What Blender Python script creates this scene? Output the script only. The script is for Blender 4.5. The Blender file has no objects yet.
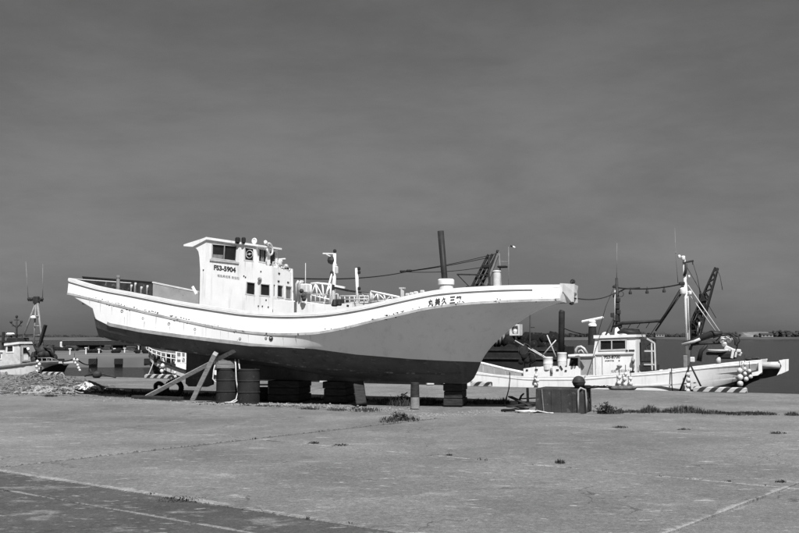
import bpy, math, random
import numpy as np
from mathutils import Vector, Matrix, noise
from mathutils.geometry import tessellate_polygon

random.seed(7)
SC = bpy.context.scene
COL = SC.collection

# ------------------------------------------------------------------ camera
FPX, HOR = 1000.0, 335.0
CAMZ = 1.75
PITCH = math.atan((HOR - 266.5) / FPX)
cam_d = bpy.data.cameras.new('camera')
cam_d.sensor_width = 36.0
cam_d.lens = 36.0 * FPX / 799.0
cam_d.clip_start = 0.1
cam_d.clip_end = 6000
cam = bpy.data.objects.new('camera', cam_d)
cam.location = (0, 0, CAMZ)
cam.rotation_euler = (math.pi / 2 + PITCH, 0, 0)
COL.objects.link(cam)
SC.camera = cam

# ------------------------------------------------------------------ world, sun, exposure
SUN_TO = Vector((0.12, -0.59, 0.80)).normalized()      # towards the sun
SUN_EL = math.asin(SUN_TO.z)
SUN_AZ = math.atan2(SUN_TO.x, SUN_TO.y)                  # clockwise from +Y
world = bpy.data.worlds.new('World')
SC.world = world
world.use_nodes = True
wt = world.node_tree
wt.nodes.clear()


def nd(t, kind, **kw):
    n = t.nodes.new(kind)
    for k, v in kw.items():
        setattr(n, k, v)
    return n


def math_node(t, op, a, b=None, c=None, clamp=False):
    n = nd(t, 'ShaderNodeMath', operation=op, use_clamp=clamp)
    for i, v in enumerate((a, b, c)):
        if v is None:
            continue
        if isinstance(v, (int, float)):
            n.inputs[i].default_value = v
        else:
            t.links.new(v, n.inputs[i])
    return n.outputs[0]


sky = nd(wt, 'ShaderNodeTexSky', sky_type='NISHITA')
sky.sun_disc = False
sky.sun_elevation = SUN_EL
sky.sun_rotation = SUN_AZ
sky.air_density = 1.0
sky.dust_density = 1.2
sky.ozone_density = 1.0
sep = nd(wt, 'ShaderNodeSeparateColor')
wt.links.new(sky.outputs[0], sep.inputs[0])
# black-and-white film behind a red filter: only the red record of the sky, its range compressed
red = math_node(wt, 'POWER', sep.outputs[0], 0.55)
tc = nd(wt, 'ShaderNodeTexCoord')
mp = nd(wt, 'ShaderNodeMapping')
mp.inputs['Scale'].default_value = (1.5, 1.5, 5.0)
mp.inputs['Rotation'].default_value = (0.05, 0.16, 0)
wt.links.new(tc.outputs['Generated'], mp.inputs[0])
cn = nd(wt, 'ShaderNodeTexNoise')
cn.inputs['Scale'].default_value = 1.5
cn.inputs['Detail'].default_value = 10
cn.inputs['Roughness'].default_value = 0.62
cn.inputs['Distortion'].default_value = 0.15
wt.links.new(mp.outputs[0], cn.inputs[0])
cl = nd(wt, 'ShaderNodeMapRange', interpolation_type='SMOOTHSTEP')
cl.inputs[1].default_value = 0.36
cl.inputs[2].default_value = 0.70
cl.inputs[3].default_value = 0.86
cl.inputs[4].default_value = 1.20
wt.links.new(cn.outputs[0], cl.inputs[0])
lum = math_node(wt, 'MULTIPLY', red, cl.outputs[0])
# a thin veil of haze cloud some 10-15 degrees up, clearer towards the zenith and dull at the horizon
szp = nd(wt, 'ShaderNodeSeparateXYZ')
wt.links.new(tc.outputs['Generated'], szp.inputs[0])
for z0_, z1_, f0_, f1_ in ((0.0, .20, .78, 1.04), (.20, .50, 1.0, .90)):
    mr = nd(wt, 'ShaderNodeMapRange', interpolation_type='SMOOTHSTEP')
    mr.inputs[1].default_value = z0_
    mr.inputs[2].default_value = z1_
    mr.inputs[3].default_value = f0_
    mr.inputs[4].default_value = f1_
    wt.links.new(szp.outputs[2], mr.inputs[0])
    lum = math_node(wt, 'MULTIPLY', lum, mr.outputs[0])
bg = nd(wt, 'ShaderNodeBackground')
bg.inputs['Strength'].default_value = 0.066
wt.links.new(lum, bg.inputs['Color'])
wo = nd(wt, 'ShaderNodeOutputWorld')
wt.links.new(bg.outputs[0], wo.inputs[0])

sun_d = bpy.data.lights.new('sun', 'SUN')
sun_d.energy = 5.0
sun_d.angle = math.radians(0.5)
sun_d.color = (1, 1, 1)        # a black-and-white photograph
sun = bpy.data.objects.new('sun', sun_d)
sun.rotation_euler = SUN_TO.to_track_quat('Z', 'Y').to_euler()
sun.location = (-10, -20, 40)
COL.objects.link(sun)

SC.view_settings.view_transform = 'Standard'
SC.view_settings.look = 'None'
SC.view_settings.exposure = 0.54
SC.view_settings.gamma = 1.0
SC.view_settings.use_curve_mapping = False

# ------------------------------------------------------------------ materials (all greys: the photograph is monochrome)


def g4(v):
    return (v, v, v, 1)


def mat(name, a, b=None, scale=2.0, rough=0.6, bump=0.0, bscale=30.0, stretch=(1, 1, 1), contrast=(0.35, 0.65),
        spots=None, streak=None, metallic=0.0, spec=0.5, coords='Object', detail=6.0):
    """two greys mixed by noise, optional spots=(value, scale, lo, hi, stretch), streak=(value, amount)"""
    m = bpy.data.materials.new(name)
    m.use_nodes = True
    t = m.node_tree
    p = t.nodes['Principled BSDF']
    p.inputs['Roughness'].default_value = rough
    p.inputs['Metallic'].default_value = metallic
    p.inputs['Specular IOR Level'].default_value = spec
    if coords == 'World':
        src = nd(t, 'ShaderNodeNewGeometry').outputs['Position']
    else:
        src = nd(t, 'ShaderNodeTexCoord').outputs['Object']

    def noise_of(sc, st, det=6.0, rgh=0.6):
        mpn = nd(t, 'ShaderNodeMapping')
        mpn.inputs['Scale'].default_value = st
        t.links.new(src, mpn.inputs[0])
        n = nd(t, 'ShaderNodeTexNoise')
        n.inputs['Scale'].default_value = sc
        n.inputs['Detail'].default_value = det
        n.inputs['Roughness'].default_value = rgh
        t.links.new(mpn.outputs[0], n.inputs[0])
        return n.outputs[0]

    def ramp(sock, lo, hi):
        r = nd(t, 'ShaderNodeMapRange')
        r.inputs[1].default_value = lo
        r.inputs[2].default_value = hi
        t.links.new(sock, r.inputs[0])
        return r.outputs[0]

    def mix(f, x, y):
        n = nd(t, 'ShaderNodeMix', data_type='RGBA')
        if isinstance(f, float):
            n.inputs[0].default_value = f
        else:
            t.links.new(f, n.inputs[0])
        for i, v in ((6, x), (7, y)):
            if isinstance(v, (int, float)):
                n.inputs[i].default_value = g4(v)
            else:
                t.links.new(v, n.inputs[i])
        return n.outputs[2]
    if b is None:
        b = a * 0.8
    col = mix(ramp(noise_of(scale, stretch, detail), *contrast), a, b)
    if streak:
        f = ramp(noise_of(streak[2] if len(streak) > 2 else 5.0, (1, 1, 0.10), 5), 0.54, 0.78)
        f = math_node(t, 'MULTIPLY', f, streak[1])
        col = mix(f, col, streak[0])
    for sp in (spots or []):
        f = ramp(noise_of(sp[1], sp[4] if len(sp) > 4 else (1, 1, 1), 5, 0.65), sp[2], sp[3])
        col = mix(f, col, sp[0])
    t.links.new(col, p.inputs['Base Color'])
    if bump:
        bn = nd(t, 'ShaderNodeBump')
        bn.inputs['Strength'].default_value = bump
        bn.inputs['Distance'].default_value = 0.02
        t.links.new(noise_of(bscale, (1, 1, 1), 5), bn.inputs['Height'])
        t.links.new(bn.outputs[0], p.inputs['Normal'])
    return m


MT = dict(
    hull_white=mat('worn_white_hull_paint', .80, .75, 1.1, .42, .04, 9, streak=(.45, .4, 6.0),
                   spots=[(.25, 9.0, .73, .78)]),
    house_white=mat('worn_white_house_paint', .76, .67, 1.6, .45, .05, 12, streak=(.38, .6, 8.0), spots=[(.2, 12.0, .74, .78)]),
    white=mat('white_paint', .78, .66, 4, .5, .04, 30),
    offwhite=mat('dull_white_paint', .60, .45, 5, .6, .05, 30, spots=[(.2, 14, .66, .74)]),
    rub=mat('chipped_rub_rail', .46, .28, 3.0, .6, .1, 40, spots=[(.035, 9.0, .60, .64, (1, 1, 1))]),
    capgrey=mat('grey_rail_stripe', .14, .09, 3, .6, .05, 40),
    antifoul=mat('antifouling_paint', .11, .07, 1.4, .75, .25, 22, streak=(.15, .5, 5.0),
                 spots=[(.20, 5.0, .60, .72, (1, 1, 3)), (.035, 2.5, .58, .75)]),
    greyboard=mat('grey_painted_board', .30, .24, 3, .7, .1, 30, spots=[(.12, 6, .62, .72)]),
    darkboard=mat('dark_tarred_board', .055, .03, 4, .7, .2, 30, spots=[(.16, 5, .60, .68)]),
    stain=mat('rust_stain', .42, .58, 9, .7, 0, contrast=(.4, .6)),
    boot=mat('dirty_boot_stripe', .34, .22, 4, .6, .1, 30, streak=(.12, .5, 8)),
    chine=mat('scuffed_chine', .075, .045, 3, .8, .3, 20, spots=[(.22, 4, .52, .62, (1, 1, 1))]),
    deck=mat('grey_deck', .22, .16, 3, .8, .1, 30),
    glass=mat('dark_glass', .012, .02, 2, .08, 0),
    greyglass=mat('dull_grey_glass', .16, .10, 6, .25, 0),
    black=mat('black_paint', .02, .03, 5, .5, .1, 30),
    dark=mat('dark_steel', .045, .025, 6, .55, .15, 40),
    grey=mat('grey_steel', .22, .14, 6, .5, .1, 40),
    lightgrey=mat('light_galvanised_steel', .48, .36, 6, .45, .08, 40),
    rust=mat('rusty_drum_paint', .026, .014, 3, .7, .3, 25, streak=(.03, .7, 8), spots=[(.06, 7, .62, .7)]),
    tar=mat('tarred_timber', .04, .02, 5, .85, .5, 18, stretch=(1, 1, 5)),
    wood=mat('weathered_timber', .34, .22, 3, .8, .35, 14, stretch=(1, 6, 6), spots=[(.14, 5, .6, .7)]),
    oldwood=mat('grey_old_timber', .17, .10, 4, .85, .4, 16, stretch=(1, 5, 5)),
    postcon=mat('rough_post_concrete', .20, .13, 6, .9, .5, 20),
    block=mat('stained_dark_concrete', .05, .028, 3, .9, .35, 30, streak=(.015, .8, 6), spots=[(.11, 7, .60, .72)]),
    rope=mat('pale_rope', .55, .40, 20, .9, .3, 120),
    darkrope=mat('dark_cable', .03, .02, 20, .7),
    net=mat('heaped_net', .15, .06, 9, .95, .8, 45, spots=[(.22, 7, .58, .7)]),
    netlight=mat('bleached_net', .36, .14, 14, .95, .8, 60),
    netmid=mat('grey_net', .24, .08, 10, .95, .8, 60),
    darknet=mat('dark_net', .014, .008, 6, .95, .6, 30, spots=[(.08, 8, .6, .7)]),
    rubber=mat('black_rubber', .022, .014, 8, .7, .2, 40),
    float=mat('white_plastic_float', .58, .40, 6, .5, .1, 20, spots=[(.22, 9, .56, .70)]),
    leaf=mat('dark_weed_leaf', .035, .02, 3, .7, 0),
    dryleaf=mat('dry_weed_leaf', .08, .045, 3, .8, 0),
    wood_mass=mat('far_foliage', .028, .05, .12, .9, 0, coords='World'),
    shore=mat('far_embankment', .075, .05, .05, .9, 0, coords='World'),
    shorelight=mat('far_pale_slope', .16, .07, .16, .9, 0, coords='World'),
    pier=mat('pier_concrete', .13, .08, .35, .9, .1, 4, coords='World', stretch=(.3, 1, 1)),
    stone=mat('gravel_stone', .25, .14, 5, .9, 0),
    print_black=mat('black_lettering', .018, .03, 9, .6, 0),
    print_grey=mat('faded_lettering', .10, .20, 9, .7, 0),
    earth=mat('joint_dirt', .09, .05, 6, .95, .4, 50, coords='World'),
    mortar=mat('pale_mortar', .30, .19, 5, .95, .4, 40, coords='World', spots=[(.12, 7, .58, .68)]),
)


def concrete(name, a, b, light, dark, worn=None, lo=.585):
    """concrete: blotches, grain, ragged pale scuffs; worn = pale wear along the slab joints"""
    m = mat(name, a, b, 0.55, .92, .35, 26, coords='World', contrast=(.38, .62), detail=9.0,
            spots=[(light, 1.5, lo, lo + .10, (.7, 1.3, 1)), (light * 1.2, 8.0, lo + .045, lo + .07, (.6, 1.6, 1)), (light * 1.4, 3.4, lo + .05, lo + .08, (.6, 1.8, 1)),
                   (dark, 1.7, .60, .74, (1, 1, 1)), (dark * .8, 17.0, .665, .70, (1, 1, 1))])
    t = m.node_tree
    p = t.nodes['Principled BSDF']
    src = p.inputs['Base Color'].links[0].from_socket
    pos = nd(t, 'ShaderNodeNewGeometry').outputs['Position']

    def nz(scale, rough=.75, det=6):
        n = nd(t, 'ShaderNodeTexNoise')
        n.inputs['Scale'].default_value = scale
        n.inputs['Detail'].default_value = det
        n.inputs['Roughness'].default_value = rough
        t.links.new(pos, n.inputs[0])
        return n.outputs[0]
    if worn:
        sp = nd(t, 'ShaderNodeSeparateXYZ')
        t.links.new(pos, sp.inputs[0])
        ca, sa = math.cos(math.radians(-38)), math.sin(math.radians(-38))
        U = math_node(t, 'ADD', math_node(t, 'MULTIPLY', sp.outputs[0], ca), math_node(t, 'MULTIPLY', sp.outputs[1], sa))
        V = math_node(t, 'ADD', math_node(t, 'MULTIPLY', sp.outputs[0], -sa), math_node(t, 'MULTIPLY', sp.outputs[1], ca))
        rag = math_node(t, 'ADD', math_node(t, 'MULTIPLY', nz(.9, .6), .6), math_node(t, 'MULTIPLY', nz(7, .85), .4))
        for (axis, c, wid, oth, o_lo, o_hi) in ((V, 7.12, .15, U, -40, 30), (V, 6.27, .07, U, -40, 30), (V, 11.85, .11, U, -12.4, 30), (U, -3.66, .13, V, 7.0, 12.0), (V, 17.25, .06, U, -9, 30), (V, 2.9, .07, U, -40, 30)):
            d = math_node(t, 'ABSOLUTE', math_node(t, 'SUBTRACT', axis, c))
            f = math_node(t, 'SUBTRACT', math_node(t, 'SUBTRACT', rag, .425), math_node(t, 'MULTIPLY', d, .22 / wid))
            f = math_node(t, 'MULTIPLY', f, 14.0, clamp=True)
            f = math_node(t, 'MULTIPLY', f, math_node(t, 'MULTIPLY', math_node(t, 'GREATER_THAN', oth, o_lo), math_node(t, 'LESS_THAN', oth, o_hi)))
            f = math_node(t, 'MULTIPLY', f, .85)
            mx = nd(t, 'ShaderNodeMix', data_type='RGBA')
            t.links.new(f, mx.inputs[0])
            t.links.new(src, mx.inputs[6])
            mx.inputs[7].default_value = g4(worn)
            src = mx.outputs[2]
    # broad stains and hairline cracks
    st = nd(t, 'ShaderNodeMapRange')
    st.inputs[1].default_value, st.inputs[2].default_value, st.inputs[3].default_value, st.inputs[4].default_value = .36, .64, .80, 1.16
    t.links.new(nz(.22, .6, 5), st.inputs[0])
    mx = nd(t, 'ShaderNodeMix', data_type='RGBA', blend_type='MULTIPLY')
    mx.inputs[0].default_value = 1.0
    t.links.new(src, mx.inputs[6])
    t.links.new(st.outputs[0], mx.inputs[7])
    src = mx.outputs[2]
    wn = nd(t, 'ShaderNodeTexNoise')
    wn.inputs['Scale'].default_value = 1.6
    wn.inputs['Detail'].default_value = 6
    t.links.new(pos, wn.inputs[0])
    wv_ = nd(t, 'ShaderNodeVectorMath', operation='SCALE')
    wv_.inputs['Scale'].default_value = .9
    t.links.new(wn.outputs['Color'], wv_.inputs[0])
    wa = nd(t, 'ShaderNodeVectorMath', operation='ADD')
    t.links.new(pos, wa.inputs[0])
    t.links.new(wv_.outputs[0], wa.inputs[1])
    vo = nd(t, 'ShaderNodeTexVoronoi', feature='DISTANCE_TO_EDGE')
    vo.inputs['Scale'].default_value = .33
    t.links.new(wa.outputs[0], vo.inputs['Vector'])
    cr = math_node(t, 'LESS_THAN', vo.outputs['Distance'], .003)
    cr = math_node(t, 'MULTIPLY', cr, math_node(t, 'GREATER_THAN', nz(.5, .5, 3), .53))
    cr = math_node(t, 'MULTIPLY', cr, .65)
    mx = nd(t, 'ShaderNodeMix', data_type='RGBA')
    t.links.new(cr, mx.inputs[0])
    t.links.new(src, mx.inputs[6])
    mx.inputs[7].default_value = g4(.03)
    src = mx.outputs[2]
    for sc, amt in ((70, .50), (24, .38), (7, .18)):
        r = nd(t, 'ShaderNodeMapRange')
        r.inputs[1].default_value = .3
        r.inputs[2].default_value = .7
        r.inputs[3].default_value = 1 - amt
        r.inputs[4].default_value = 1 + amt
        t.links.new(nz(sc, .8, 4), r.inputs[0])
        mx = nd(t, 'ShaderNodeMix', data_type='RGBA', blend_type='MULTIPLY')
        mx.inputs[0].default_value = 1.0
        t.links.new(src, mx.inputs[6])
        t.links.new(r.outputs[0], mx.inputs[7])
        src = mx.outputs[2]
    t.links.new(src, p.inputs['Base Color'])
    return m


for k_ in ('darknet', 'black', 'dark', 'tar', 'leaf', 'dryleaf', 'block', 'rust', 'wood_mass', 'antifoul', 'rubber', 'darkboard', 'darkrope', 'net', 'shore'):
    MT[k_].node_tree.nodes['Principled BSDF'].inputs['Specular IOR Level'].default_value = .12

MT['slab'] = concrete('worn_slab_concrete', .142, .108, .19, .085, .24)
MT['slab_pale'] = concrete('paler_slab_concrete', .152, .118, .20, .095, .24)
MT['slab_dark'] = concrete('dark_old_slab_concrete', .060, .044, .14, .032, .17, .57)
MT['apron'] = concrete('quay_apron_concrete', .15, .11, .19, .08)


def stripe_mat():
    m = mat('hazard_stripes', .46, .32, 5, .6, .05, 30)
    t = m.node_tree
    p = t.nodes['Principled BSDF']
    src = p.inputs['Base Color'].links[0].from_socket
    tcn = nd(t, 'ShaderNodeTexCoord')
    sp = nd(t, 'ShaderNodeSeparateXYZ')
    t.links.new(tcn.outputs['Object'], sp.inputs[0])
    a = math_node(t, 'SUBTRACT', sp.outputs[0], sp.outputs[2])
    a = math_node(t, 'SUBTRACT', a, sp.outputs[1])
    a = math_node(t, 'DIVIDE', a, 0.36)
    a = math_node(t, 'FRACT', a)
    a = math_node(t, 'GREATER_THAN', a, 0.5)
    mx = nd(t, 'ShaderNodeMix', data_type='RGBA')
    t.links.new(a, mx.inputs[0])
    t.links.new(src, mx.inputs[6])
    mx.inputs[7].default_value = g4(.02)
    t.links.new(mx.outputs[2], p.inputs['Base Color'])
    return m


MT['stripes'] = stripe_mat()


def water_mat():
    m = bpy.data.materials.new('harbour_water')
    m.use_nodes = True
    t = m.node_tree
    p = t.nodes['Principled BSDF']
    p.inputs['Base Color'].default_value = g4(.012)
    p.inputs['Roughness'].default_value = .16
    p.inputs['IOR'].default_value = 1.33
    pos = nd(t, 'ShaderNodeNewGeometry')
    hs = []
    for sc, st in ((.9, (1, 1.6, 1)), (4.0, (1, 1.8, 1))):
        mpn = nd(t, 'ShaderNodeMapping')
        mpn.inputs['Scale'].default_value = st
        t.links.new(pos.outputs['Position'], mpn.inputs[0])
        n = nd(t, 'ShaderNodeTexNoise')
        n.inputs['Scale'].default_value = sc
        n.inputs['Detail'].default_value = 5
        t.links.new(mpn.outputs[0], n.inputs[0])
        hs.append(n.outputs[0])
    h = math_node(t, 'MULTIPLY_ADD', hs[1], .3, hs[0])
    bn = nd(t, 'ShaderNodeBump')
    bn.inputs['Strength'].default_value = 1.0
    bn.inputs['Distance'].default_value = .5
    t.links.new(h, bn.inputs['Height'])
    t.links.new(bn.outputs[0], p.inputs['Normal'])
    return m


MT['water'] = water_mat()

# ------------------------------------------------------------------ pixel helpers: where things stand
CR = Vector((1, 0, 0))
CU = Vector((0, -math.sin(PITCH), math.cos(PITCH)))
CF = Vector((0, math.cos(PITCH), math.sin(PITCH)))
EYE = Vector((0, 0, CAMZ))


def ray(px, py):
    d = CF + CR * ((px - 399.5) / FPX) - CU * ((py - 266.5) / FPX)
    return d / d.y


def P(px, py, Y):
    return EYE + ray(px, py) * Y


def G(px, py, z=0.0):
    d = ray(px, py)
    return EYE + d * ((z - CAMZ) / d.z)


class Frame:
    """a boat's own axes: s forward, w to starboard, z up"""

    def __init__(self, ox, oy, deg, flip=False):
        a = math.radians(deg)
        self.O = Vector((ox, oy, 0))
        self.h = Vector((math.cos(a), -math.sin(a), 0))
        self.n = Vector((-math.sin(a), -math.cos(a), 0))     # towards the quay / the viewer
        self.rz = -a

    def p(self, s, w, z):
        v = self.O + self.h * s + self.n * w
        v.z = z
        return v

    def sz(self, px, py, w):
        d = ray(px, py)
        t = (w - (EYE - self.O).dot(self.n)) / d.dot(self.n)
        q = EYE + d * t
        return (q - self.O).dot(self.h), q.z

    def wz(self, px, py, s):
        """picture point on the plane across the boat at s -> (w, z)"""
        d = ray(px, py)
        t = (s - (EYE - self.O).dot(self.h)) / d.dot(self.h)
        q = EYE + d * t
        return (q - self.O).dot(self.n), q.z

    def W(self, px, py, w):
        s, z = self.sz(px, py, w)
        return self.p(s, w, z)


# ------------------------------------------------------------------ mesh builder
ROOTM = {}


class MB:
    def __init__(self):
        self.v, self.f, self.mi, self.sm = [], [], [], []

    def add(self, verts, faces, mi=0, smooth=False):
        o = len(self.v)
        self.v += [Vector(q) for q in verts]
        for f in faces:
            self.f.append(tuple(i + o for i in f))
            self.mi.append(mi)
            self.sm.append(smooth)
        return self

    def box(self, c, size, rz=0.0, ax=None, mi=0, bev=0.0, taper=1.0):
        """box centred at c; ax = three axes, else rotated rz about z"""
        c = Vector(c)
        if ax is None:
            ax = (Vector((math.cos(rz), math.sin(rz), 0)), Vector((-math.sin(rz), math.cos(rz), 0)), Vector((0, 0, 1)))
        hx, hy, hz = size[0] / 2, size[1] / 2, size[2] / 2
        if bev <= 0:
            vs = []
            for k in (-1, 1):
                tp = taper if k > 0 else 1.0
                for (i, j) in ((-1, -1), (1, -1), (1, 1), (-1, 1)):
                    vs.append(c + ax[0] * hx * i * tp + ax[1] * hy * j * tp + ax[2] * hz * k)
            return self.add(vs, [(3, 2, 1, 0), (4, 5, 6, 7), (0, 1, 5, 4), (1, 2, 6, 5), (2, 3, 7, 6), (3, 0, 4, 7)], mi)
        b = min(bev, hx * .9, hy * .9, hz * .9)
        rings = [(-hz, b), (-hz + b, 0), (hz - b, 0), (hz, b)]
        vs = []
        for z, ins in rings:
            X, Y = hx - ins, hy - ins
            cc = b if ins == 0 else b * .5
            for (x, y) in ((-X + cc, -Y), (X - cc, -Y), (X, -Y + cc), (X, Y - cc), (X - cc, Y), (-X + cc, Y), (-X, Y - cc), (-X, -Y + cc)):
                vs.append(c + ax[0] * x + ax[1] * y + ax[2] * z)
        fs = [tuple(range(7, -1, -1)), tuple(range(24, 32))]
        for r in range(3):
            for i in range(8):
                j = (i + 1) % 8
                fs.append((r * 8 + i, r * 8 + j, r * 8 + 8 + j, r * 8 + 8 + i))
        return self.add(vs, fs, mi)

    def bar(self, a, b, w, h=None, mi=0, up=(0, 0, 1), bev=0.0):
        a, b = Vector(a), Vector(b)
        h = w if h is None else h
        t = (b - a)
        L = t.length
        if L < 1e-5:
            return self
        t.normalize()
        u = Vector(up)
        if abs(t.dot(u)) > .97:
            u = Vector((1, 0, 0))
        y = u.cross(t).normalized()
        z = t.cross(y)
        return self.box((a + b) / 2, (L, w, h), ax=(t, y, z), mi=mi, bev=bev)

    def tube(self, pts, r, n=6, mi=0, cap=True, smooth=True):
        pts = [Vector(q) for q in pts]
        rs = r if isinstance(r, (list, tuple)) else [r] * len(pts)
        vs, fs = [], []
        prev = None
        for i, q in enumerate(pts):
            t = (pts[min(i + 1, len(pts) - 1)] - pts[max(i - 1, 0)])
            if t.length < 1e-7:
                t = Vector((0, 0, 1))
            t.normalize()
            if prev is None:
                u = Vector((0, 0, 1)) if abs(t.z) < .9 else Vector((1, 0, 0))
                x = t.cross(u).normalized()
            else:
                x = prev - t * prev.dot(t)
                x = x.normalized() if x.length > 1e-6 else t.orthogonal().normalized()
            prev = x
            y = t.cross(x)
            for k in range(n):
                a = 2 * math.pi * k / n
                vs.append(q + (x * math.cos(a) + y * math.sin(a)) * rs[i])
        for i in range(len(pts) - 1):
            for k in range(n):
                k2 = (k + 1) % n
                fs.append((i * n + k, i * n + k2, (i + 1) * n + k2, (i + 1) * n + k))
        self.add(vs, fs, mi, smooth)
        if cap:
            o = len(self.v) - len(vs)
            for ring, rev in ((0, True), (len(pts) - 1, False)):
                f = [o + ring * n + k for k in range(n)]
                self.f.append(tuple(reversed(f)) if rev else tuple(f))
                self.mi.append(mi)
                self.sm.append(False)
        return self

    def lathe(self, c, prof, n=20, mi=0, ax=None, smooth=True):
        """turned body; profile corners sharper than 35 degrees stay sharp"""
        c = Vector(c)
        ax = ax or (Vector((1, 0, 0)), Vector((0, 1, 0)), Vector((0, 0, 1)))

        def ring(r, z):
            return [c + ax[0] * r * math.cos(2 * math.pi * k / n) + ax[1] * r * math.sin(2 * math.pi * k / n) + ax[2] * z for k in range(n)]
        runs, cur = [], [prof[0]]
        for i in range(1, len(prof)):
            cur.append(prof[i])
            if i < len(prof) - 1:
                a = Vector((prof[i][0] - prof[i - 1][0], prof[i][1] - prof[i - 1][1]))
                b = Vector((prof[i + 1][0] - prof[i][0], prof[i + 1][1] - prof[i][1]))
                if a.length > 1e-6 and b.length > 1e-6 and a.angle(b) > math.radians(35):
                    runs.append(cur)
                    cur = [prof[i]]
        runs.append(cur)
        for run in runs:
            vs = [q for p_ in run for q in ring(*p_)]
            fs = []
            for i in range(len(run) - 1):
                for k in range(n):
                    k2 = (k + 1) % n
                    fs.append((i * n + k, i * n + k2, (i + 1) * n + k2, (i + 1) * n + k))
            self.add(vs, fs, mi, smooth)
        self.add(ring(*prof[0]), [tuple(range(n - 1, -1, -1))], mi, False)
        return self.add(ring(*prof[-1]), [tuple(range(n))], mi, False)

    def ball(self, c, r, nu=12, nv=8, mi=0, sq=(1, 1, 1), rough=0.0, seed=0.0, smooth=True):
        c = Vector(c)
        vs = [c + Vector((0, 0, -r * sq[2]))]
        for j in range(1, nv):
            ph = -math.pi / 2 + math.pi * j / nv
            for i in range(nu):
                a = 2 * math.pi * i / nu
                d = Vector((math.cos(a) * math.cos(ph), math.sin(a) * math.cos(ph), math.sin(ph)))
                k = 1 + (rough * noise.noise(d * 2.3 + Vector((seed, seed * 1.7, 0))) if rough else 0)
                vs.append(c + Vector((d.x * sq[0], d.y * sq[1], d.z * sq[2])) * r * k)
        vs.append(c + Vector((0, 0, r * sq[2])))
        fs = []
        for i in range(nu):
            fs.append((0, 1 + (i + 1) % nu, 1 + i))
        for j in range(nv - 2):
            for i in range(nu):
                i2 = (i + 1) % nu
                a = 1 + j * nu
                fs.append((a + i, a + i2, a + nu + i2, a + nu + i))
        top = len(vs) - 1
        a = 1 + (nv - 2) * nu
        for i in range(nu):
            fs.append((a + i, a + (i + 1) % nu, top))
        return self.add(vs, fs, mi, smooth)

    def torus(self, c, R, r, ax, n=24, m=8, mi=0):
        c = Vector(c)
        pts = [c + (ax[0] * math.cos(2 * math.pi * k / n) + ax[1] * math.sin(2 * math.pi * k / n)) * R for k in range(n)]
        nz = ax[0].cross(ax[1])
        vs, fs = [], []
        for k, q in enumerate(pts):
            rad = (q - c).normalized()
            for j in range(m):
                a = 2 * math.pi * j / m
                vs.append(q + rad * r * math.cos(a) + nz * r * math.sin(a))
        for k in range(n):
            for j in range(m):
                k2, j2 = (k + 1) % n, (j + 1) % m
                fs.append((k * m + j, k2 * m + j, k2 * m + j2, k * m + j2))
        return self.add(vs, fs, mi, True)

    def plate(self, outer, holes, fn, d0, d1, mi=0):
        """flat plate with holes; fn(a, b, d) maps plane coordinates and depth to the world"""
        loops = [outer] + list(holes)
        flat = [q for lp in loops for q in lp]
        tri = tessellate_polygon([[Vector((q[0], q[1], 0)) for q in lp] for lp in loops])
        n = len(flat)
        vs = [fn(q[0], q[1], d0) for q in flat] + [fn(q[0], q[1], d1) for q in flat]
        fs = [tuple(t) for t in tri] + [tuple(i + n for i in reversed(t)) for t in tri]
        o = 0
        for lp in loops:
            k = len(lp)
            for i in range(k):
                j = (i + 1) % k
                fs.append((o + i, o + j, o + n + j, o + n + i))
            o += k
        return self.add(vs, fs, mi)

    def sweep(self, pts, w, h, mi=0, closed=False):
        """rectangular section w (sideways) x h (vertical) along a path"""
        pts = [Vector(q) for q in pts]
        vs, fs = [], []
        for i, q in enumerate(pts):
            t = pts[min(i + 1, len(pts) - 1)] - pts[max(i - 1, 0)]
            t.normalize()
            sd = t.cross(Vector((0, 0, 1)))
            if sd.length < 1e-4:
                sd = Vector((1, 0, 0))
            sd.normalize()
            up = sd.cross(t)
            for (a, b) in ((-1, -1), (1, -1), (1, 1), (-1, 1)):
                vs.append(q + sd * a * w / 2 + up * b * h / 2)
        for i in range(len(pts) - 1):
            for k in range(4):
                k2 = (k + 1) % 4
                fs.append((i * 4 + k, i * 4 + k2, i * 4 + 4 + k2, i * 4 + 4 + k))
        m = (len(pts) - 1) * 4
        fs += [(3, 2, 1, 0), (m, m + 1, m + 2, m + 3)]
        return self.add(vs, fs, mi)

    def build(self, name, mats, parent=None, origin=None, rz=0.0, weld=False):
        me = bpy.data.meshes.new(name)
        o = bpy.data.objects.new(name, me)
        COL.objects.link(o)
        if parent is not None:
            M = ROOTM[parent.name]
            o.parent = parent
        else:
            M = Matrix.Translation(Vector(origin or (0, 0, 0))) @ Matrix.Rotation(rz, 4, 'Z')
            o.matrix_world = M
        ROOTM[o.name] = M
        inv = M.inverted()
        me.from_pydata([inv @ q for q in self.v], [], self.f)
        if not isinstance(mats, (list, tuple)):
            mats = [mats]
        for m in mats:
            me.materials.append(m)
        me.polygons.foreach_set('material_index', self.mi)
        me.polygons.foreach_set('use_smooth', self.sm)
        if weld:
            import bmesh
            bm = bmesh.new()
            bm.from_mesh(me)
            bmesh.ops.remove_doubles(bm, verts=bm.verts, dist=1e-4)
            bmesh.ops.recalc_face_normals(bm, faces=bm.faces)
            bm.to_mesh(me)
            bm.free()
        me.update()
        return o


def tag(o, label=None, cat=None, group=None, kind=None):
    if label:
        o['label'] = label
    if cat:
        o['category'] = cat
    if group:
        o['group'] = group
    if kind:
        o['kind'] = kind
    return o


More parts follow.
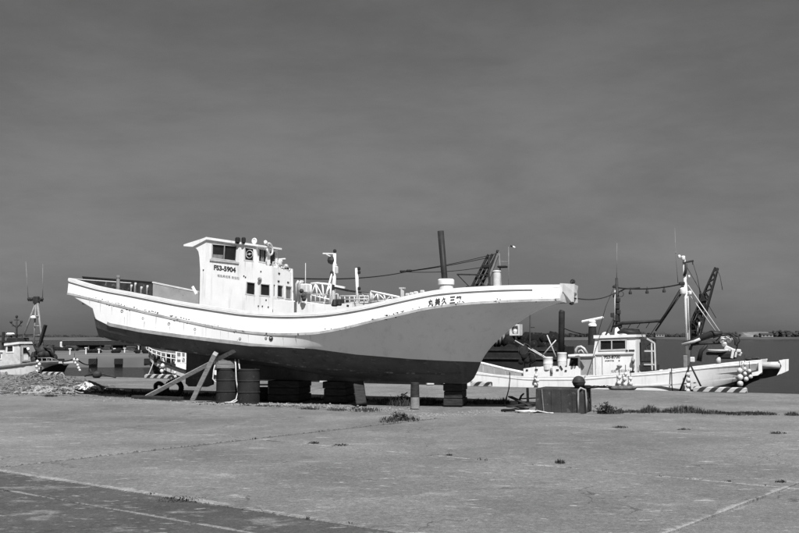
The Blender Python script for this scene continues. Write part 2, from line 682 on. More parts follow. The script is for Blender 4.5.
def thing(name, label, cat, loc, rz=0.0, group=None):
    o = bpy.data.objects.new(name, None)
    COL.objects.link(o)
    o.empty_display_size = .2
    M = Matrix.Translation(Vector(loc)) @ Matrix.Rotation(rz, 4, 'Z')
    o.matrix_world = M
    ROOTM[o.name] = M
    return tag(o, label, cat, group)


def pchip(xs, ys):
    xs, ys = np.array(xs, float), np.array(ys, float)
    o = np.argsort(xs)
    xs, ys = xs[o], ys[o]
    h = np.diff(xs)
    dl = np.diff(ys) / h
    m = np.zeros(len(xs))
    m[0], m[-1] = dl[0], dl[-1]
    for i in range(1, len(xs) - 1):
        if dl[i - 1] * dl[i] > 0:
            w1, w2 = 2 * h[i] + h[i - 1], h[i] + 2 * h[i - 1]
            m[i] = (w1 + w2) / (w1 / dl[i - 1] + w2 / dl[i])

    def f(x):
        x = min(max(x, xs[0]), xs[-1])
        i = min(max(int(np.searchsorted(xs, x)) - 1, 0), len(xs) - 2)
        t = (x - xs[i]) / h[i]
        return float((2 * t**3 - 3 * t**2 + 1) * ys[i] + (t**3 - 2 * t**2 + t) * h[i] * m[i]
                     + (-2 * t**3 + 3 * t**2) * ys[i + 1] + (t**3 - t**2) * h[i] * m[i + 1])
    return f


def lin(xs, ys):
    o = np.argsort(xs)
    xs, ys = np.array(xs, float)[o], np.array(ys, float)[o]
    return lambda x: float(np.interp(x, xs, ys))


def pxcurve(fr, pts, wf, mk=pchip):
    """picture curve on the hull side -> z(s)"""
    S, Z = [], []
    for (px, py) in pts:
        w = wf(0)
        for _ in range(6):
            s, z = fr.sz(px, py, w)
            w = wf(s)
        S.append(s)
        Z.append(z)
    return mk(S, Z), S


def text_mesh(body, offset=0.012):
    c = bpy.data.curves.new('lettering', 'FONT')
    c.body = body
    c.offset = offset
    c.resolution_u = 3
    o = bpy.data.objects.new('lettering', c)
    COL.objects.link(o)
    bpy.context.view_layer.update()
    me = o.evaluated_get(bpy.context.evaluated_depsgraph_get()).to_mesh()
    vs = [(v.co.x, v.co.y) for v in me.vertices]
    fs = [tuple(p.vertices) for p in me.polygons]
    bpy.data.objects.remove(o)
    bpy.data.curves.remove(c)
    x0, x1 = min(q[0] for q in vs), max(q[0] for q in vs)
    y0, y1 = min(q[1] for q in vs), max(q[1] for q in vs)
    return [((x - x0) / (x1 - x0), (y - y0) / (y1 - y0)) for x, y in vs], fs


def lettering(name, body, fn, m, parent, offset=0.012):
    vs, fs = text_mesh(body, offset)
    mb = MB()
    mb.add([fn(x, y) for x, y in vs], fs)
    return mb.build(name, m, parent)


def sag(a, b, d, n=12):
    a, b = Vector(a), Vector(b)
    return [a.lerp(b, i / n) - Vector((0, 0, d * 4 * (i / n) * (1 - i / n))) for i in range(n + 1)]


#SETTING

# ================================================================== THE SETTING
# quay edge line on the ground: Y = 36.33 - 0.505 X
EDGE = lambda x: 36.33 - 0.505 * x
ED = Vector((1, -0.505, 0)).normalized()
EN = Vector((0.505, 1, 0)).normalized()
EA = math.atan2(ED.y, ED.x)
WZ = -1.6

mb = MB()
mb.add([(-2500, -300, WZ), (2500, -300, WZ), (2500, 4500, WZ), (-2500, 4500, WZ)], [(0, 1, 2, 3)])
tag(mb.build('sea_water', MT['water'], origin=(0, 0, WZ)), kind='structure')

mb = MB()
xs = [-160, 70]
top = [(-160, EDGE(-160), -.02), (70, EDGE(70), -.02), (70, -160, -.02), (-160, -160, -.02)]
# subdivided front edge with small wear
N = 90
edge = []
for i in range(N + 1):
    x = -60 + 100 * i / N
    j = .03 * noise.noise(Vector((x * 1.7, 3, 0)))
    edge.append(Vector((x + EN.x * j, EDGE(x) + EN.y * j, -.02)))
ring = [Vector((-160, EDGE(-160), -.02))] + edge + [Vector((70, EDGE(70), -.02)), Vector((70, -160, -.02)), Vector((-160, -160, -.02))]
n = len(ring)
mb.add(ring + [q - Vector((0, 0, 4)) for q in ring],
       [tuple(range(n - 1, -1, -1))] + [(i, (i + 1) % n, n + (i + 1) % n, n + i) for i in range(n)])
quay = tag(mb.build('quay_apron', MT['apron']), kind='structure')

# slabs on their own grid (u along one joint direction, v across)
GA = math.radians(-38)
GU = Vector((math.cos(GA), math.sin(GA), 0))
GV = Vector((-math.sin(GA), math.cos(GA), 0))
UB = [-38.4, -29.7, -21.0, -12.35, -3.65, 5.05, 13.7, 22.4]
VB = [-9.6, -4.8, 1.2, 6.25, 7.05, 11.85, 17.25, 22.4]


def uv(u, v, z=0.0):
    q = GU * u + GV * v
    q.z = z
    return q


rs = random.Random(3)
for iu in range(len(UB) - 1):
    for iv in range(len(VB) - 1):
        if iv == 6 and iu < 3:
            continue
        u0, u1, v0, v1 = UB[iu] + .008, UB[iu + 1] - .008, VB[iv] + .008, VB[iv + 1] - .008
        pts = []
        nn = 26

        def jit(a, b):
            return abs(noise.noise(Vector((a * 1.9, b * 1.9, 1)))) * .03 + (.045 if noise.noise(Vector((a * .8, b * .8, 5))) > .38 else 0)
        for k in range(nn):
            u = u0 + (u1 - u0) * k / nn
            pts.append((u, v0 + jit(u, v0)))
        for k in range(nn // 2):
            v = v0 + (v1 - v0) * k / (nn // 2)
            pts.append((u1 - jit(u1, v), v))
        for k in range(nn):
            u = u1 + (u0 - u1) * k / nn
            pts.append((u, v1 - jit(u, v1)))
        for k in range(nn // 2):
            v = v1 + (v0 - v1) * k / (nn // 2)
            pts.append((u0 + jit(u0, v), v))
        dz = rs.uniform(-.004, .004)
        a, c = rs.uniform(-.0006, .0006), rs.uniform(-.0008, .0008)
        top = [uv(p_[0], p_[1], dz + a * (p_[0] - u0) + c * (p_[1] - v0)) for p_ in pts]
        m = len(top)
        cu, cv = (u0 + u1) / 2, (v0 + v1) / 2
        inner = []
        for (pu, pv), q in zip(pts, top):
            d = Vector((cu - pu, cv - pv))
            d = d.normalized() * .02
            inner.append(q + GU * d.x + GV * d.y + Vector((0, 0, .006)))
        mb = MB()
        mb.add(inner + top + [q - Vector((0, 0, .09)) for q in top],
               [tuple(range(m))] + [(m + i, m + (i + 1) % m, (i + 1) % m, i) for i in range(m)]
               + [(2 * m + i, 2 * m + (i + 1) % m, m + (i + 1) % m, m + i) for i in range(m)])
        mat_ = MT['slab_dark'] if iv <= 3 else (MT['slab_pale'] if (iu + iv) % 3 == 0 else MT['slab'])
        mb.build('concrete_slab', mat_, quay)


# dark crumbled dirt along the open joints
def crumbs(name, pts, cnt, spread, rmax, m, seed):
    r = random.Random(seed)
    mb = MB()
    for _ in range(cnt):
        a = r.random() * (len(pts) - 1)
        i = int(a)
        q = Vector(pts[i]).lerp(Vector(pts[i + 1]), a - i)
        q += Vector((r.gauss(0, spread), r.gauss(0, spread), 0))
        s = rmax * r.uniform(.25, 1) ** 1.5
        z = .004
        vs = [q + Vector((r.uniform(.6, 1.2) * s * math.cos(t), r.uniform(.6, 1.2) * s * math.sin(t), z)) for t in (0, 1.57, 3.1, 4.7)]
        vs.append(q + Vector((0, 0, z + s * r.uniform(.4, .9))))
        mb.add(vs, [(0, 1, 4), (1, 2, 4), (2, 3, 4), (3, 0, 4)])
    return tag(mb.build(name, m), kind='stuff')


tag(crumbs('joint_dirt', [uv(-12.35, 7.3), uv(-12.35, 17.1)], 420, .022, .040, MT['earth'], 5), 'crumbs of dark dirt in the open slab joint', 'dirt')
tag(crumbs('gravel', [G(75, 399), G(200, 404), G(300, 405), G(400, 411)], 1500, .30, .035, MT['stone'], 8), 'loose pale gravel scattered in front of the hauled boat', 'gravel')
tag(crumbs('rubble', [G(400, 417), G(440, 415), G(500, 411), G(620, 412)], 500, .30, .03, MT['stone'], 9), 'loose rubble near the concrete block', 'rubble')

# ================================================================== generic hull


def build_hull(fr, root, s0, sF, sP, A, wA, B, wB, C, wC, D, wD, KZ, pw, stemz, mats, n=70, sB0=None, kw=.10, names=('hull', 'hull_bottom'), R=None):
    """planar sections: A sheer, B rub, C paint line, D chine, keel; forward of sF the sides end on the stem"""
    NT = 9
    ss = list(np.linspace(s0, sF, n)) + list(np.linspace(sF, sP, max(8, n // 4)))[1:]
    if sB0 is None:
        sB0 = s0

    def top_section(s):
        za, zb = A(s), B(s)
        out = [(wA(s), za), ((wA(s) + wB(s)) / 2 + .0, (za + zb) / 2), (wB(s), zb), (wB(s), zb)]
        if s <= sF:
            zc, wc = min(C(s), zb - .004), wC(s)
        else:
            zc, wc = min(stemz(s), zb - .004), .045
        p = pw(s)
        for i in range(1, NT + 1):
            t = 1 - i / NT
            out.append((wc + (wB(s) - wc) * (t ** p), zc + (zb - zc) * t))
        return out
    mb = MB()
    secs = [top_section(s) for s in ss]
    m = len(secs[0])
    vs, fs = [], []
    for s, sec in zip(ss, secs):
        vs += [fr.p(s, w, z) for w, z in sec] + [fr.p(s, -w, z) for w, z in sec]
    for i in range(len(ss) - 1):
        a, b = i * 2 * m, (i + 1) * 2 * m
        for j in range(m - 1):
            if j == 2:
                continue
            fs.append((a + j, b + j, b + j + 1, a + j + 1))
            fs.append((a + m + j, a + m + j + 1, b + m + j + 1, b + m + j))
        # strip closing the sides underneath (overhang at the stern, thin stem forward)
        if ss[i] < sB0 or ss[i] >= sF:
            fs.append((a + m - 1, b + m - 1, b + 2 * m - 1, a + 2 * m - 1))
    mb.add(vs, fs, 0, True)
    # transom and stem closures
    for a in (0, (len(ss) - 1) * 2 * m):
        idx = [a + k for k in list(range(0, 3)) + list(range(4, m)) + list(range(2 * m - 1, m + 3, -1)) + list(range(m + 2, m - 1, -1))]
        mb.add([vs[k] for k in idx], [tuple(range(len(idx)))], 0, False)
    hull = mb.build(names[0], mats[0], root)
    # bottom
    sb = [s for s in np.linspace(sB0, sF, n)]
    mb = MB()
    vs, fs = [], []
    rows = []
    for s in sb:
        zc = min(C(s), B(s) - .004)
        zk = min(KZ(s), zc - .002)
        zd = max(min(D(s), zc - .001), zk + .001)
        wc, wd = wC(s), min(wD(s), wC(s))
        zr = max(min(zd - .22 if R is None else R(s), zd), zk)
        k = min(kw, wd)
        sec = [(wc, zc), (wc * .55 + wd * .45 + .02 * min(1, wd * 3), zc * .5 + zd * .5), (wd, zd), ((wd + k) / 2, zd * .45 + zr * .55), (k, zr), (k, zk)]
        rows.append(sec)
    m = len(rows[0])
    for s, sec in zip(sb, rows):
        vs += [fr.p(s, w, z) for w, z in sec] + [fr.p(s, -w, z) for w, z in sec]
    for i in range(len(sb) - 1):
        a, b = i * 2 * m, (i + 1) * 2 * m
        for j in range(m - 1):
            fs.append((a + j, b + j, b + j + 1, a + j + 1))
            fs.append((a + m + j, a + m + j + 1, b + m + j + 1, b + m + j))
        fs.append((a + m - 1, b + m - 1, b + 2 * m - 1, a + 2 * m - 1))
    mb.add(vs, fs, 0, False)
    mb.add(vs[:2 * m], [tuple(range(0, m)) + tuple(range(2 * m - 1, m - 1, -1))], 0, False)
    # a flat closure where the bottom starts
    bot = mb.build(names[1], mats[1], root)
    return hull, bot


def rail_path(fr, zf, wf, s0, s1, n=60, side=1, dw=0.0, dz=0.0):
    return [fr.p(s, side * (wf(s) + dw), zf(s) + dz) for s in np.linspace(s0, s1, n)]


# ================================================================== THE HAULED-OUT BOAT
F1 = Frame(1.37, 24.9, 25)
boat = thing('fishing_boat', 'big white fishing boat propped up ashore on blocks and drums with a long raised bow', 'boat', F1.p(0, 0, .56), F1.rz)
HULLM = (MT['hull_white'], MT['antifoul'])
wB1 = pchip([-11.6, -9, -5, -1, .5, 1.5, 2.2, 2.75], [1.42, 1.56, 1.68, 1.64, 1.48, 1.24, 1.02, .80])
wA1 = lambda s: wB1(s) - .05
A1, sa = pxcurve(F1, [(69, 278), (100, 286.5), (130, 292), (156, 297), (180, 301.5), (200, 304.5), (220, 307.5), (240, 310.3), (262, 312), (290, 312.7),
                      (316, 311.8), (340, 309.2), (360, 305.8), (380, 301.8), (400, 297.3), (420, 293), (437, 290), (460, 287.8), (480, 286.6), (500, 285.6), (530, 284.9), (563, 284.5)], wA1)
B1, sb_ = pxcurve(F1, [(69, 293.5), (100, 301), (140, 311), (180, 320), (220, 328), (250, 332.3), (280, 334.3), (310, 333.5), (340, 329), (359, 324.5),
                       (381, 319), (400, 314.5), (430, 308), (462, 304), (490, 302), (520, 300.7), (545, 299.9), (563, 299.4)], wB1)
S0 = sa[0]
sF, zF = F1.sz(480, 362, .04)
wC1 = pchip([-11.6, -9.5, -7, -4.5, -3.2, -2.2, -1, 0, sF], [1.40, 1.54, 1.66, 1.64, 1.48, 1.18, .76, .38, .045])
C1l, sc_ = pxcurve(F1, [(69, 294.3), (80.5, 301.3), (92.8, 309), (94.3, 318.3), (110, 326), (140, 332), (180, 337.5), (220, 342.5), (250, 345.8), (290, 347.5), (315, 349),
                        (356, 354.5), (411, 359), (450, 361)], wC1, lin)
zC_450 = C1l(sc_[-1])
C1 = lambda s: C1l(s) if s < sc_[-1] else zC_450 + (zF - zC_450) * (s - sc_[-1]) / (sF - sc_[-1])
sBot = F1.sz(100, 327, 1.25)[0]
wD1 = pchip([-11.2, -8, -5.5, -3.4, -2, -.8, .2, sF], [1.24, 1.34, 1.2, .82, .48, .26, .13, .04])
D1, _ = pxcurve(F1, [(101, 337), (140, 345), (178, 350.5), (230, 357.5), (274, 362.5), (301, 366.5), (340, 370), (400, 373), (440, 374), (476, 372)], wD1)
stem_px = [(467, 383.3), (471.5, 379.5), (475, 374), (480, 362), (487, 351), (494, 343), (502, 335.5), (512, 327), (522, 319.5), (535, 311.8), (548, 306), (563, 301.2)]
SS, SZ = zip(*[F1.sz(px, py, .03) for px, py in stem_px])
stem1 = pchip(SS, SZ)
sSk = F1.sz(233, 383, 0)[0]
kz0 = F1.sz(440, 383.3, .1)[1]


def K1(s):
    if s < sSk:
        return D1(s) - .16
    if s < SS[0]:
        return kz0
    return max(kz0, stem1(s))


sPr = F1.sz(563, 292, .5)[0]
pw1 = pchip([-11.6, -6, -3, -1, .5, 1.5, sPr], [.8, .7, .85, 1.15, 1.3, 1.25, 1.1])
hull1, bot1 = build_hull(F1, boat, S0, sF, sPr, A1, wA1, B1, wB1, C1, wC1, D1, wD1, K1, pw1, stem1, HULLM, n=110, sB0=sBot)

# cap rail, grey stripe below it, chipped rub rail
for sd in (1, -1):
    MB().sweep(rail_path(F1, A1, wA1, S0 - .02, sPr, 80, sd, -.032, -.035), .09, .075).build('cap_rail', MT['white'], boat)
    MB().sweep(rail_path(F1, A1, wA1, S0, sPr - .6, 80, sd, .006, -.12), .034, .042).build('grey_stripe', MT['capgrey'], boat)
    MB().sweep(rail_path(F1, B1, wB1, S0, sPr, 90, sd, -.016, 0), .06, .06).build('rub_rail', MT['rub'], boat)
# paint-line band just above the dark bottom, a little dirtier
MB().sweep([F1.p(s, wC1(s) + .0, C1(s) + .04) for s in np.linspace(sBot + .5, -3.4, 70)], .02, .09).build('boot_stripe', MT['boot'], boat)
for sd in (1, -1):
    MB().sweep([F1.p(s, sd * (wD1(s) + .01), D1(s) + .01) for s in np.linspace(sBot + .2, .2, 70)], .04, .05).build('chine_strake', MT['chine'], boat)

chip_r = random.Random(44)
mb = MB()
for px, n_ in ((92, 2), (101, 3), (107, 3), (112, 4), (118, 6), (126, 7), (133, 4), (146, 6), (152, 7), (158, 5), (171, 7), (177, 8), (184, 6), (190, 4), (216, 3), (236, 3), (270, 2), (330, 2), (372, 3), (388, 7), (394, 5), (402, 3), (418, 3), (432, 2), (460, 2), (492, 2), (530, 2)):
    s_c = F1.sz(px, 310, 1.6)[0]
    for _ in range(n_):
        s = s_c + chip_r.gauss(0, .06)
        z = B1(s) + chip_r.choice((.055, .05, -.05)) + chip_r.uniform(-.012, .02)
        a_, h_ = chip_r.uniform(.008, .034), chip_r.uniform(.006, .017)
        w_ = wB1(s) + (.004 if z > B1(s) else .004)
        if z > B1(s):
            w_ = wB1(s) - .05 * (z - B1(s)) / max(.1, A1(s) - B1(s)) + .004
        pts = []
        for k in range(7):
            an = 2 * math.pi * k / 7
            q_ = chip_r.uniform(.6, 1.2)
            pts.append(F1.p(s + a_ * q_ * math.cos(an), w_, z + h_ * q_ * math.sin(an)))
        mb.add(pts, [tuple(range(7))])
o = mb.build('paint_chip', MT['black'], boat)
o['kind'] = 'stuff'

# decks and inner bulwark
mb = MB()
dk = np.linspace(S0 + .05, sPr - .05, 40)
vs = []
for s in dk:
    z = A1(s) - (.5 if s < -1.5 else .5 - .35 * min(1, (s + 1.5) / 1.5))
    vs += [F1.p(s, wA1(s) - .06, z), F1.p(s, -(wA1(s) - .06), z)]
mb.add(vs, [(2 * i, 2 * i + 1, 2 * i + 3, 2 * i + 2) for i in range(len(dk) - 1)])
mb.build('deck', MT['deck'], boat)

# prow cap: a blunt block closing the bow
pr = []
wq = wA1(sPr)
zt, zb = A1(sPr) + .03, B1(sPr) - .03
tip = F1.sz(572, 292, 0)[0]
wq = .66
zlow = F1.sz(572, 302.8, 0)[1]
mb = MB()
zl = F1.sz(565, 294, .5)[1]
back = [F1.p(sPr, wA1(sPr), zt), F1.p(sPr, -wA1(sPr), zt), F1.p(sPr, -wB1(sPr), zb), F1.p(sPr, 0, zb - .04), F1.p(sPr, wB1(sPr), zb)]
zq = zt - .17
front = [F1.p(tip - .03, wq + .03, zt), F1.p(tip + .04, 0, zt + .015), F1.p(tip - .03, -wq - .03, zt),
         F1.p(tip - .05, -wq * .97, zq), F1.p(tip - .06, -wq * .52, zlow + .10), F1.p(tip + .0, 0, zlow), F1.p(tip - .06, wq * .52, zlow + .10), F1.p(tip - .05, wq * .97, zq), F1.p(tip + .03, 0, zq)]
o_ = 5
mb.add(back + front, [(0, 5, 6, 7, 1), (5, 12, 13, 6), (6, 13, 8, 7), (12, 11, 10, 13), (13, 10, 9, 8),
                      (0, 4, 12, 5), (4, 11, 12), (4, 3, 10, 11), (1, 7, 8, 2), (2, 8, 9), (2, 9, 10, 3), (0, 1, 2, 3, 4)])
prow = mb.build('prow_cap', MT['white'], boat)
mb = MB()
mb.bar(F1.p(tip + .05, 0, zt + .02), F1.p(tip + .02, 0, zlow + .02), .03, .03)
mb.build('stem_band', MT['lightgrey'], boat)
mb = MB()
zm = zt - .19
mb.bar(F1.p(tip - .07, wq - .01, zm), F1.p(tip + .0, .02, zm + .01), .03, .05)
mb.bar(F1.p(tip + .0, -.02, zm + .01), F1.p(tip - .07, -wq + .01, zm), .03, .05)
mb.build('prow_ledge', MT['grey'], boat)
mb = MB()
mb.torus(F1.p(tip + .02, 0, zt + .07), .05, .015, (F1.h, Vector((0, 0, 1))), 12, 6)
mb.tube([F1.p(tip, .06, zt + .02), F1.p(tip + .03, 0, zt + .10), F1.p(tip, -.08, zt + .02)], .018)
mb.build('prow_shackle', MT['dark'], boat)
mb = MB()
mb.lathe(F1.p(tip - .02, -.02, zlow - .05), [(.02, 0), (.055, .02), (.055, .07), (.02, .09)], 10)
mb.build('stem_fitting', MT['black'], boat)

# transom corner plates with flaking
mb = MB()
for k in range(7):
    s = S0 + .05 + .03 * (k % 3)
    z = A1(S0) - .12 - .055 * k
    mb.box(F1.p(s, wA1(s) + .005, z), (.03 + .02 * (k % 2), .02, .03), F1.rz)
mb.build('flaked_patch', MT['grey'], boat)

# hull fittings: scuppers and outlets
for (px, py, f, r) in [(122, 311.2, .5, .035), (143, 318.5, .5, .03), (169, 324, .5, .035), (195, 329.3, .5, .03), (240, 338.8, .6, .03), (266, 338.2, .6, .03), (271, 338.5, .6, .05)]:
    s = F1.sz(px, py, 1.5)[0]
    z = F1.sz(px, py, 1.5)[1]
    zc, zb_ = C1(s), B1(s)
    t = max(0, min(1, (z - zc) / (zb_ - zc)))
    w = wC1(s) + (wB1(s) - wC1(s)) * t ** pw1(s)
    s, z = F1.sz(px, py, w)
    mb = MB()
    mb.lathe(F1.p(s, w - .03, z), [(r * 1.25, 0), (r * 1.25, .035), (r * .8, .038), (r * .8, .03)], 10, ax=(F1.h, Vector((0, 0, 1)), F1.n))
    mb.build('scupper', MT['dark'] if r > .032 else MT['grey'], boat)
def hull_w(s, z):
    zc, zb_ = C1(s), B1(s)
    t = max(0, min(1, (z - zc) / max(.01, zb_ - zc)))
    return wC1(s) + (wB1(s) - wC1(s)) * t ** pw1(s)


# rust and dirt runs below the rub rail and the scuppers
st_r = random.Random(91)
mb = MB()
for px in (88, 99, 108, 122, 131, 143, 155, 169, 174, 186, 195, 207, 222, 228, 240, 251, 266, 271, 283, 296, 312):
    s = F1.sz(px + st_r.uniform(-2, 2), 325, 1.6)[0]
    top = B1(s) - .05 if px not in (122, 143, 169, 195, 240, 266, 271) else B1(s) - .05 - st_r.uniform(.16, .24)
    L_ = min(st_r.uniform(.10, .42), top - C1(s) - .05)
    if L_ < .05:
        continue
    w0 = st_r.uniform(.008, .022)
    left, right = [], []
    for k in range(6):
        z = top - L_ * k / 5
        h_ = w0 * (1 - k / 5.5) * st_r.uniform(.6, 1.2)
        left.append(F1.p(s - h_, hull_w(s, z) + .0035, z))
        right.append(F1.p(s + h_, hull_w(s, z) + .0035, z))
    mb.add(left + right, [(k, k + 1, 7 + k, 6 + k) for k in range(5)])
o = mb.build('rust_run', MT['stain'], boat)
o['kind'] = 'stuff'
# exhaust pair at the stern's underside
mb = MB()
for px in (109, 113):
    s, z = F1.sz(px, 324, 1.3)
    mb.box(F1.p(s, 1.30, z + .01), (.08, .06, .10), F1.rz)
mb.build('exhaust_flap', MT['black'], boat)
# rudder under the stern
mb = MB()
s_a, z_t = F1.sz(187, 352, 0)
s_b, z_b = F1.sz(213, 387, 0)
mb.plate([(s_a + .03, z_t + .1), (s_b, z_t + .06), (s_b, z_b + .07), (s_b - .2, z_b), (s_a + .1, z_b), (s_a, z_b + .08)], [], lambda a, b, d: F1.p(a, d, b), -.05, .05)
mb.build('rudder', MT['antifoul'], boat)

# aft boards above the far rail
mb_d, mb_g = MB(), MB()
wv = -1.30
s1_, z1 = F1.sz(83, 277.6, wv)
s2_, z2 = F1.sz(153, 283, wv)
s3_, z3 = F1.sz(199, 292.5, wv)
for k in range(5):
    a, b = s1_ + (s2_ - s1_) * k / 5, s1_ + (s2_ - s1_) * (k + 1) / 5
    za, zb_ = z1 + (z2 - z1) * k / 5, z1 + (z2 - z1) * (k + 1) / 5
    m_ = MB()
    m_.plate([(a + .012, za - .85), (b - .012, zb_ - .85), (b - .012, zb_), (a + .012, za)], [], lambda p_, q, d: F1.p(p_, d, q), wv - .03, wv + .03)
    m_.build('stern_board', MT['darkboard'], boat)
m_ = MB()
m_.plate([(s2_ + .02, z2 - .85), (s3_, z3 - .85), (s3_, z3), (s2_ + .02, z2 - .01)], [], lambda p_, q, d: F1.p(p_, d, q), wv - .03, wv + .03)
m_.build('grey_side_board', MT['greyboard'], boat)
MB().bar(F1.p(s1_, wv, z1 + .02), F1.p(s2_, wv, z2 + .02), .09, .04).build('board_rail', MT['black'], boat)
MB().bar(F1.p(s2_, wv, z2 + .02), F1.p(s3_, wv, z3 + .02), .08, .04).build('board_rail', MT['offwhite'], boat)
s, z = F1.sz(118, 290, 0)
_, zt2 = F1.sz(118, 275.3, 0)
MB().lathe(F1.p(s, 0, z - .5), [(.055, 0), (.055, zt2 - z + .42), (.07, zt2 - z + .43), (.07, zt2 - z + .49), (.03, zt2 - z + .5)], 12).build('deck_bollard', MT['grey'], boat)
for (px, w_, hh) in ((131, -1.2, .30), (135, -1.1, .36), (141, -1.15, .24), (147, -1.2, .28)):
    s, z = F1.sz(px, 291, w_)
    m_ = MB()
    m_.tube([F1.p(s, w_, z - .3), F1.p(s + .02, w_ + .02, z + hh - .2), F1.p(s + .06, w_ + .05, z + hh - .12)], [.03, .025, .035], 7)
    m_.build('net_hook', MT['lightgrey'], boat)
mb = MB()
p0 = F1.W(196.5, 294, 1.1)
p1 = F1.W(192.5, 286.5, 1.1)
mb.bar(p0, p1, .04, .06)
mb.build('cleat_arm', MT['white'], boat)

# ---------------- wheelhouse
WS = .54
SZ1 = lambda px, py, w=WS: F1.sz(px, py, w)
fnS = lambda a, b, d: F1.p(a, d, b)
fnF = lambda a, b, d: F1.p(d, a, b)            # plates across the boat
outline = [(199, 315), (200, 288), (200.2, 270), (199.4, 257), (198.4, 251.5), (196.5, 248.6), (193, 247.3), (204.6, 239.5), (207.5, 239.0), (240, 243.6), (256, 245.9), (256.3, 263.2),
           (271.8, 266.6), (272.6, 315)]
W_up1 = [(212.4, 244.2), (236.6, 246.2), (235.6, 260.8), (211.9, 257.8)]
W_up2 = [(245.0, 247.6), (253.4, 248.8), (253.2, 260.8), (244.6, 259.8)]
W_lo1 = [(246.9, 282.0), (255.0, 283.0), (254.6, 295.0), (246.0, 293.7)]
W_lo2 = [(260.6, 283.9), (269.6, 284.8), (269.6, 295.9), (260.2, 295.0)]
W_up3 = [(258.9, 248.8), (266.6, 250.2), (266.4, 262.6), (258.8, 261.2)]
W_up4 = [(270.0, 251.0), (275.6, 252.0), (275.5, 264.3), (270.0, 263.2)]
W_lo3 = [(273.7, 284.4), (275.3, 284.8), (275.3, 296.6), (273.7, 296.2)]
W_lo4 = [(277.4, 284.9), (283.0, 285.8), (283.1, 297.2), (277.4, 296.6)]
W_lo5 = [(285.6, 285.8), (291.4, 286.8), (291.8, 299.1), (285.7, 298.4)]
s_u = SZ1(256, 246)[0]
s_l = SZ1(271.8, 266.6)[0]
FU = lambda px, py: F1.wz(px, py, s_u)
FL = lambda px, py: F1.wz(px, py, s_l)
o_sz = [SZ1(*q) for q in outline]
w_sz = [[SZ1(*q) for q in w] for w in (W_up1, W_up2, W_lo1, W_lo2)]
mb = MB()
mb.plate(o_sz, w_sz, fnS, WS - .05, WS)
mb.plate(o_sz, w_sz, fnS, -WS, -WS + .05)
wh = mb.build('wheelhouse', MT['house_white'], boat)


def to_far(f, a, b, wfar):
    """extend the picture line a-b on a cross plane to w = wfar"""
    (wa, za), (wb, zb_2) = f(*a), f(*b)
    t = (wfar - wa) / (wb - wa)
    return wfar, za + (zb_2 - za) * t


wn = WS - .052
u_out = [(wn, FU(256, 246)[1]), to_far(FU, (256, 246), (279, 250.2), -wn), to_far(FU, (256.4, 264), (279, 269.5), -wn), (wn, FU(256.4, 264)[1] - .1)]
u_w = [[FU(*q) for q in w] for w in (W_up3, W_up4)]
mb = MB()
mb.plate(u_out, u_w, fnF, s_u - .05, s_u - .002)
mb.build('upper_front_wall', MT['house_white'], wh)
l_out = [(wn, FL(271.8, 266.6)[1]), to_far(FL, (271.8, 266.6), (293.3, 272.9), -wn), (-wn, FL(298.6, 315)[1]), (wn, FL(272, 315)[1])]
l_w = [[FL(*q) for q in w] for w in (W_lo3, W_lo4, W_lo5)]
mb = MB()
mb.plate(l_out, l_w, fnF, s_l - .05, s_l - .002)
mb.build('lower_front_wall', MT['house_white'], wh)


def cross_plate(name, a, b, m, parent=wh, w=WS - .055, t=.05):
    (s0_, z0_), (s1_, z1_) = a, b
    d = Vector((s1_ - s0_, z1_ - z0_))
    L = d.length
    d = d / L
    nrm = Vector((-d.y, d.x))
    mb = MB()
    mb.plate([(-w, 0), (w, 0), (w, L), (-w, L)], [], lambda a_, b_, dd: F1.p(s0_ + d.x * b_ + nrm.x * dd, a_, z0_ + d.y * b_ + nrm.y * dd), 0, t)
    return mb.build(name, m, parent)


cross_plate('rear_wall', SZ1(200.2, 309), SZ1(200.2, 270), MT['house_white'], t=-.04)
for a_, b_ in zip(((200.2, 270), (199.4, 257), (198.4, 251.5), (196.5, 248.6)), ((199.4, 257), (198.4, 251.5), (196.5, 248.6), (193, 247.3))):
    cross_plate('rear_wall', SZ1(*a_), SZ1(*b_), MT['house_white'], t=-.04)
zt_l = (SZ1(256.3, 263.4)[1], SZ1(271.8, 266.8)[1])
cross_plate('house_top', (s_l - .055, zt_l[1] - .02), (s_u + .01, zt_l[0] - .02), MT['house_white'])
# roof with overhang and fascia
roofp = [(184.6, 246.2), (184.8, 244.6), (204.2, 238.4), (207.4, 237.1), (240, 241.9), (259.5, 244.8), (259.5, 246.6), (240, 244.2), (207.4, 239.6), (193.5, 246.9)]
mb = MB()
mb.plate([SZ1(*q) for q in roofp], [], fnS, -WS - .05, WS + .05)
mb.build('roof', MT['house_white'], wh)
frame_m = MT['offwhite']


def inset(poly, d):
    c = Vector((sum(q[0] for q in poly) / 4, sum(q[1] for q in poly) / 4))
    out = []
    for q in poly:
        v = Vector(q) - c
        out.append((c.x + v.x * (1 + d / max(abs(v.x), .03)), c.y + v.y * (1 + d / max(abs(v.y), .03))))
    return out


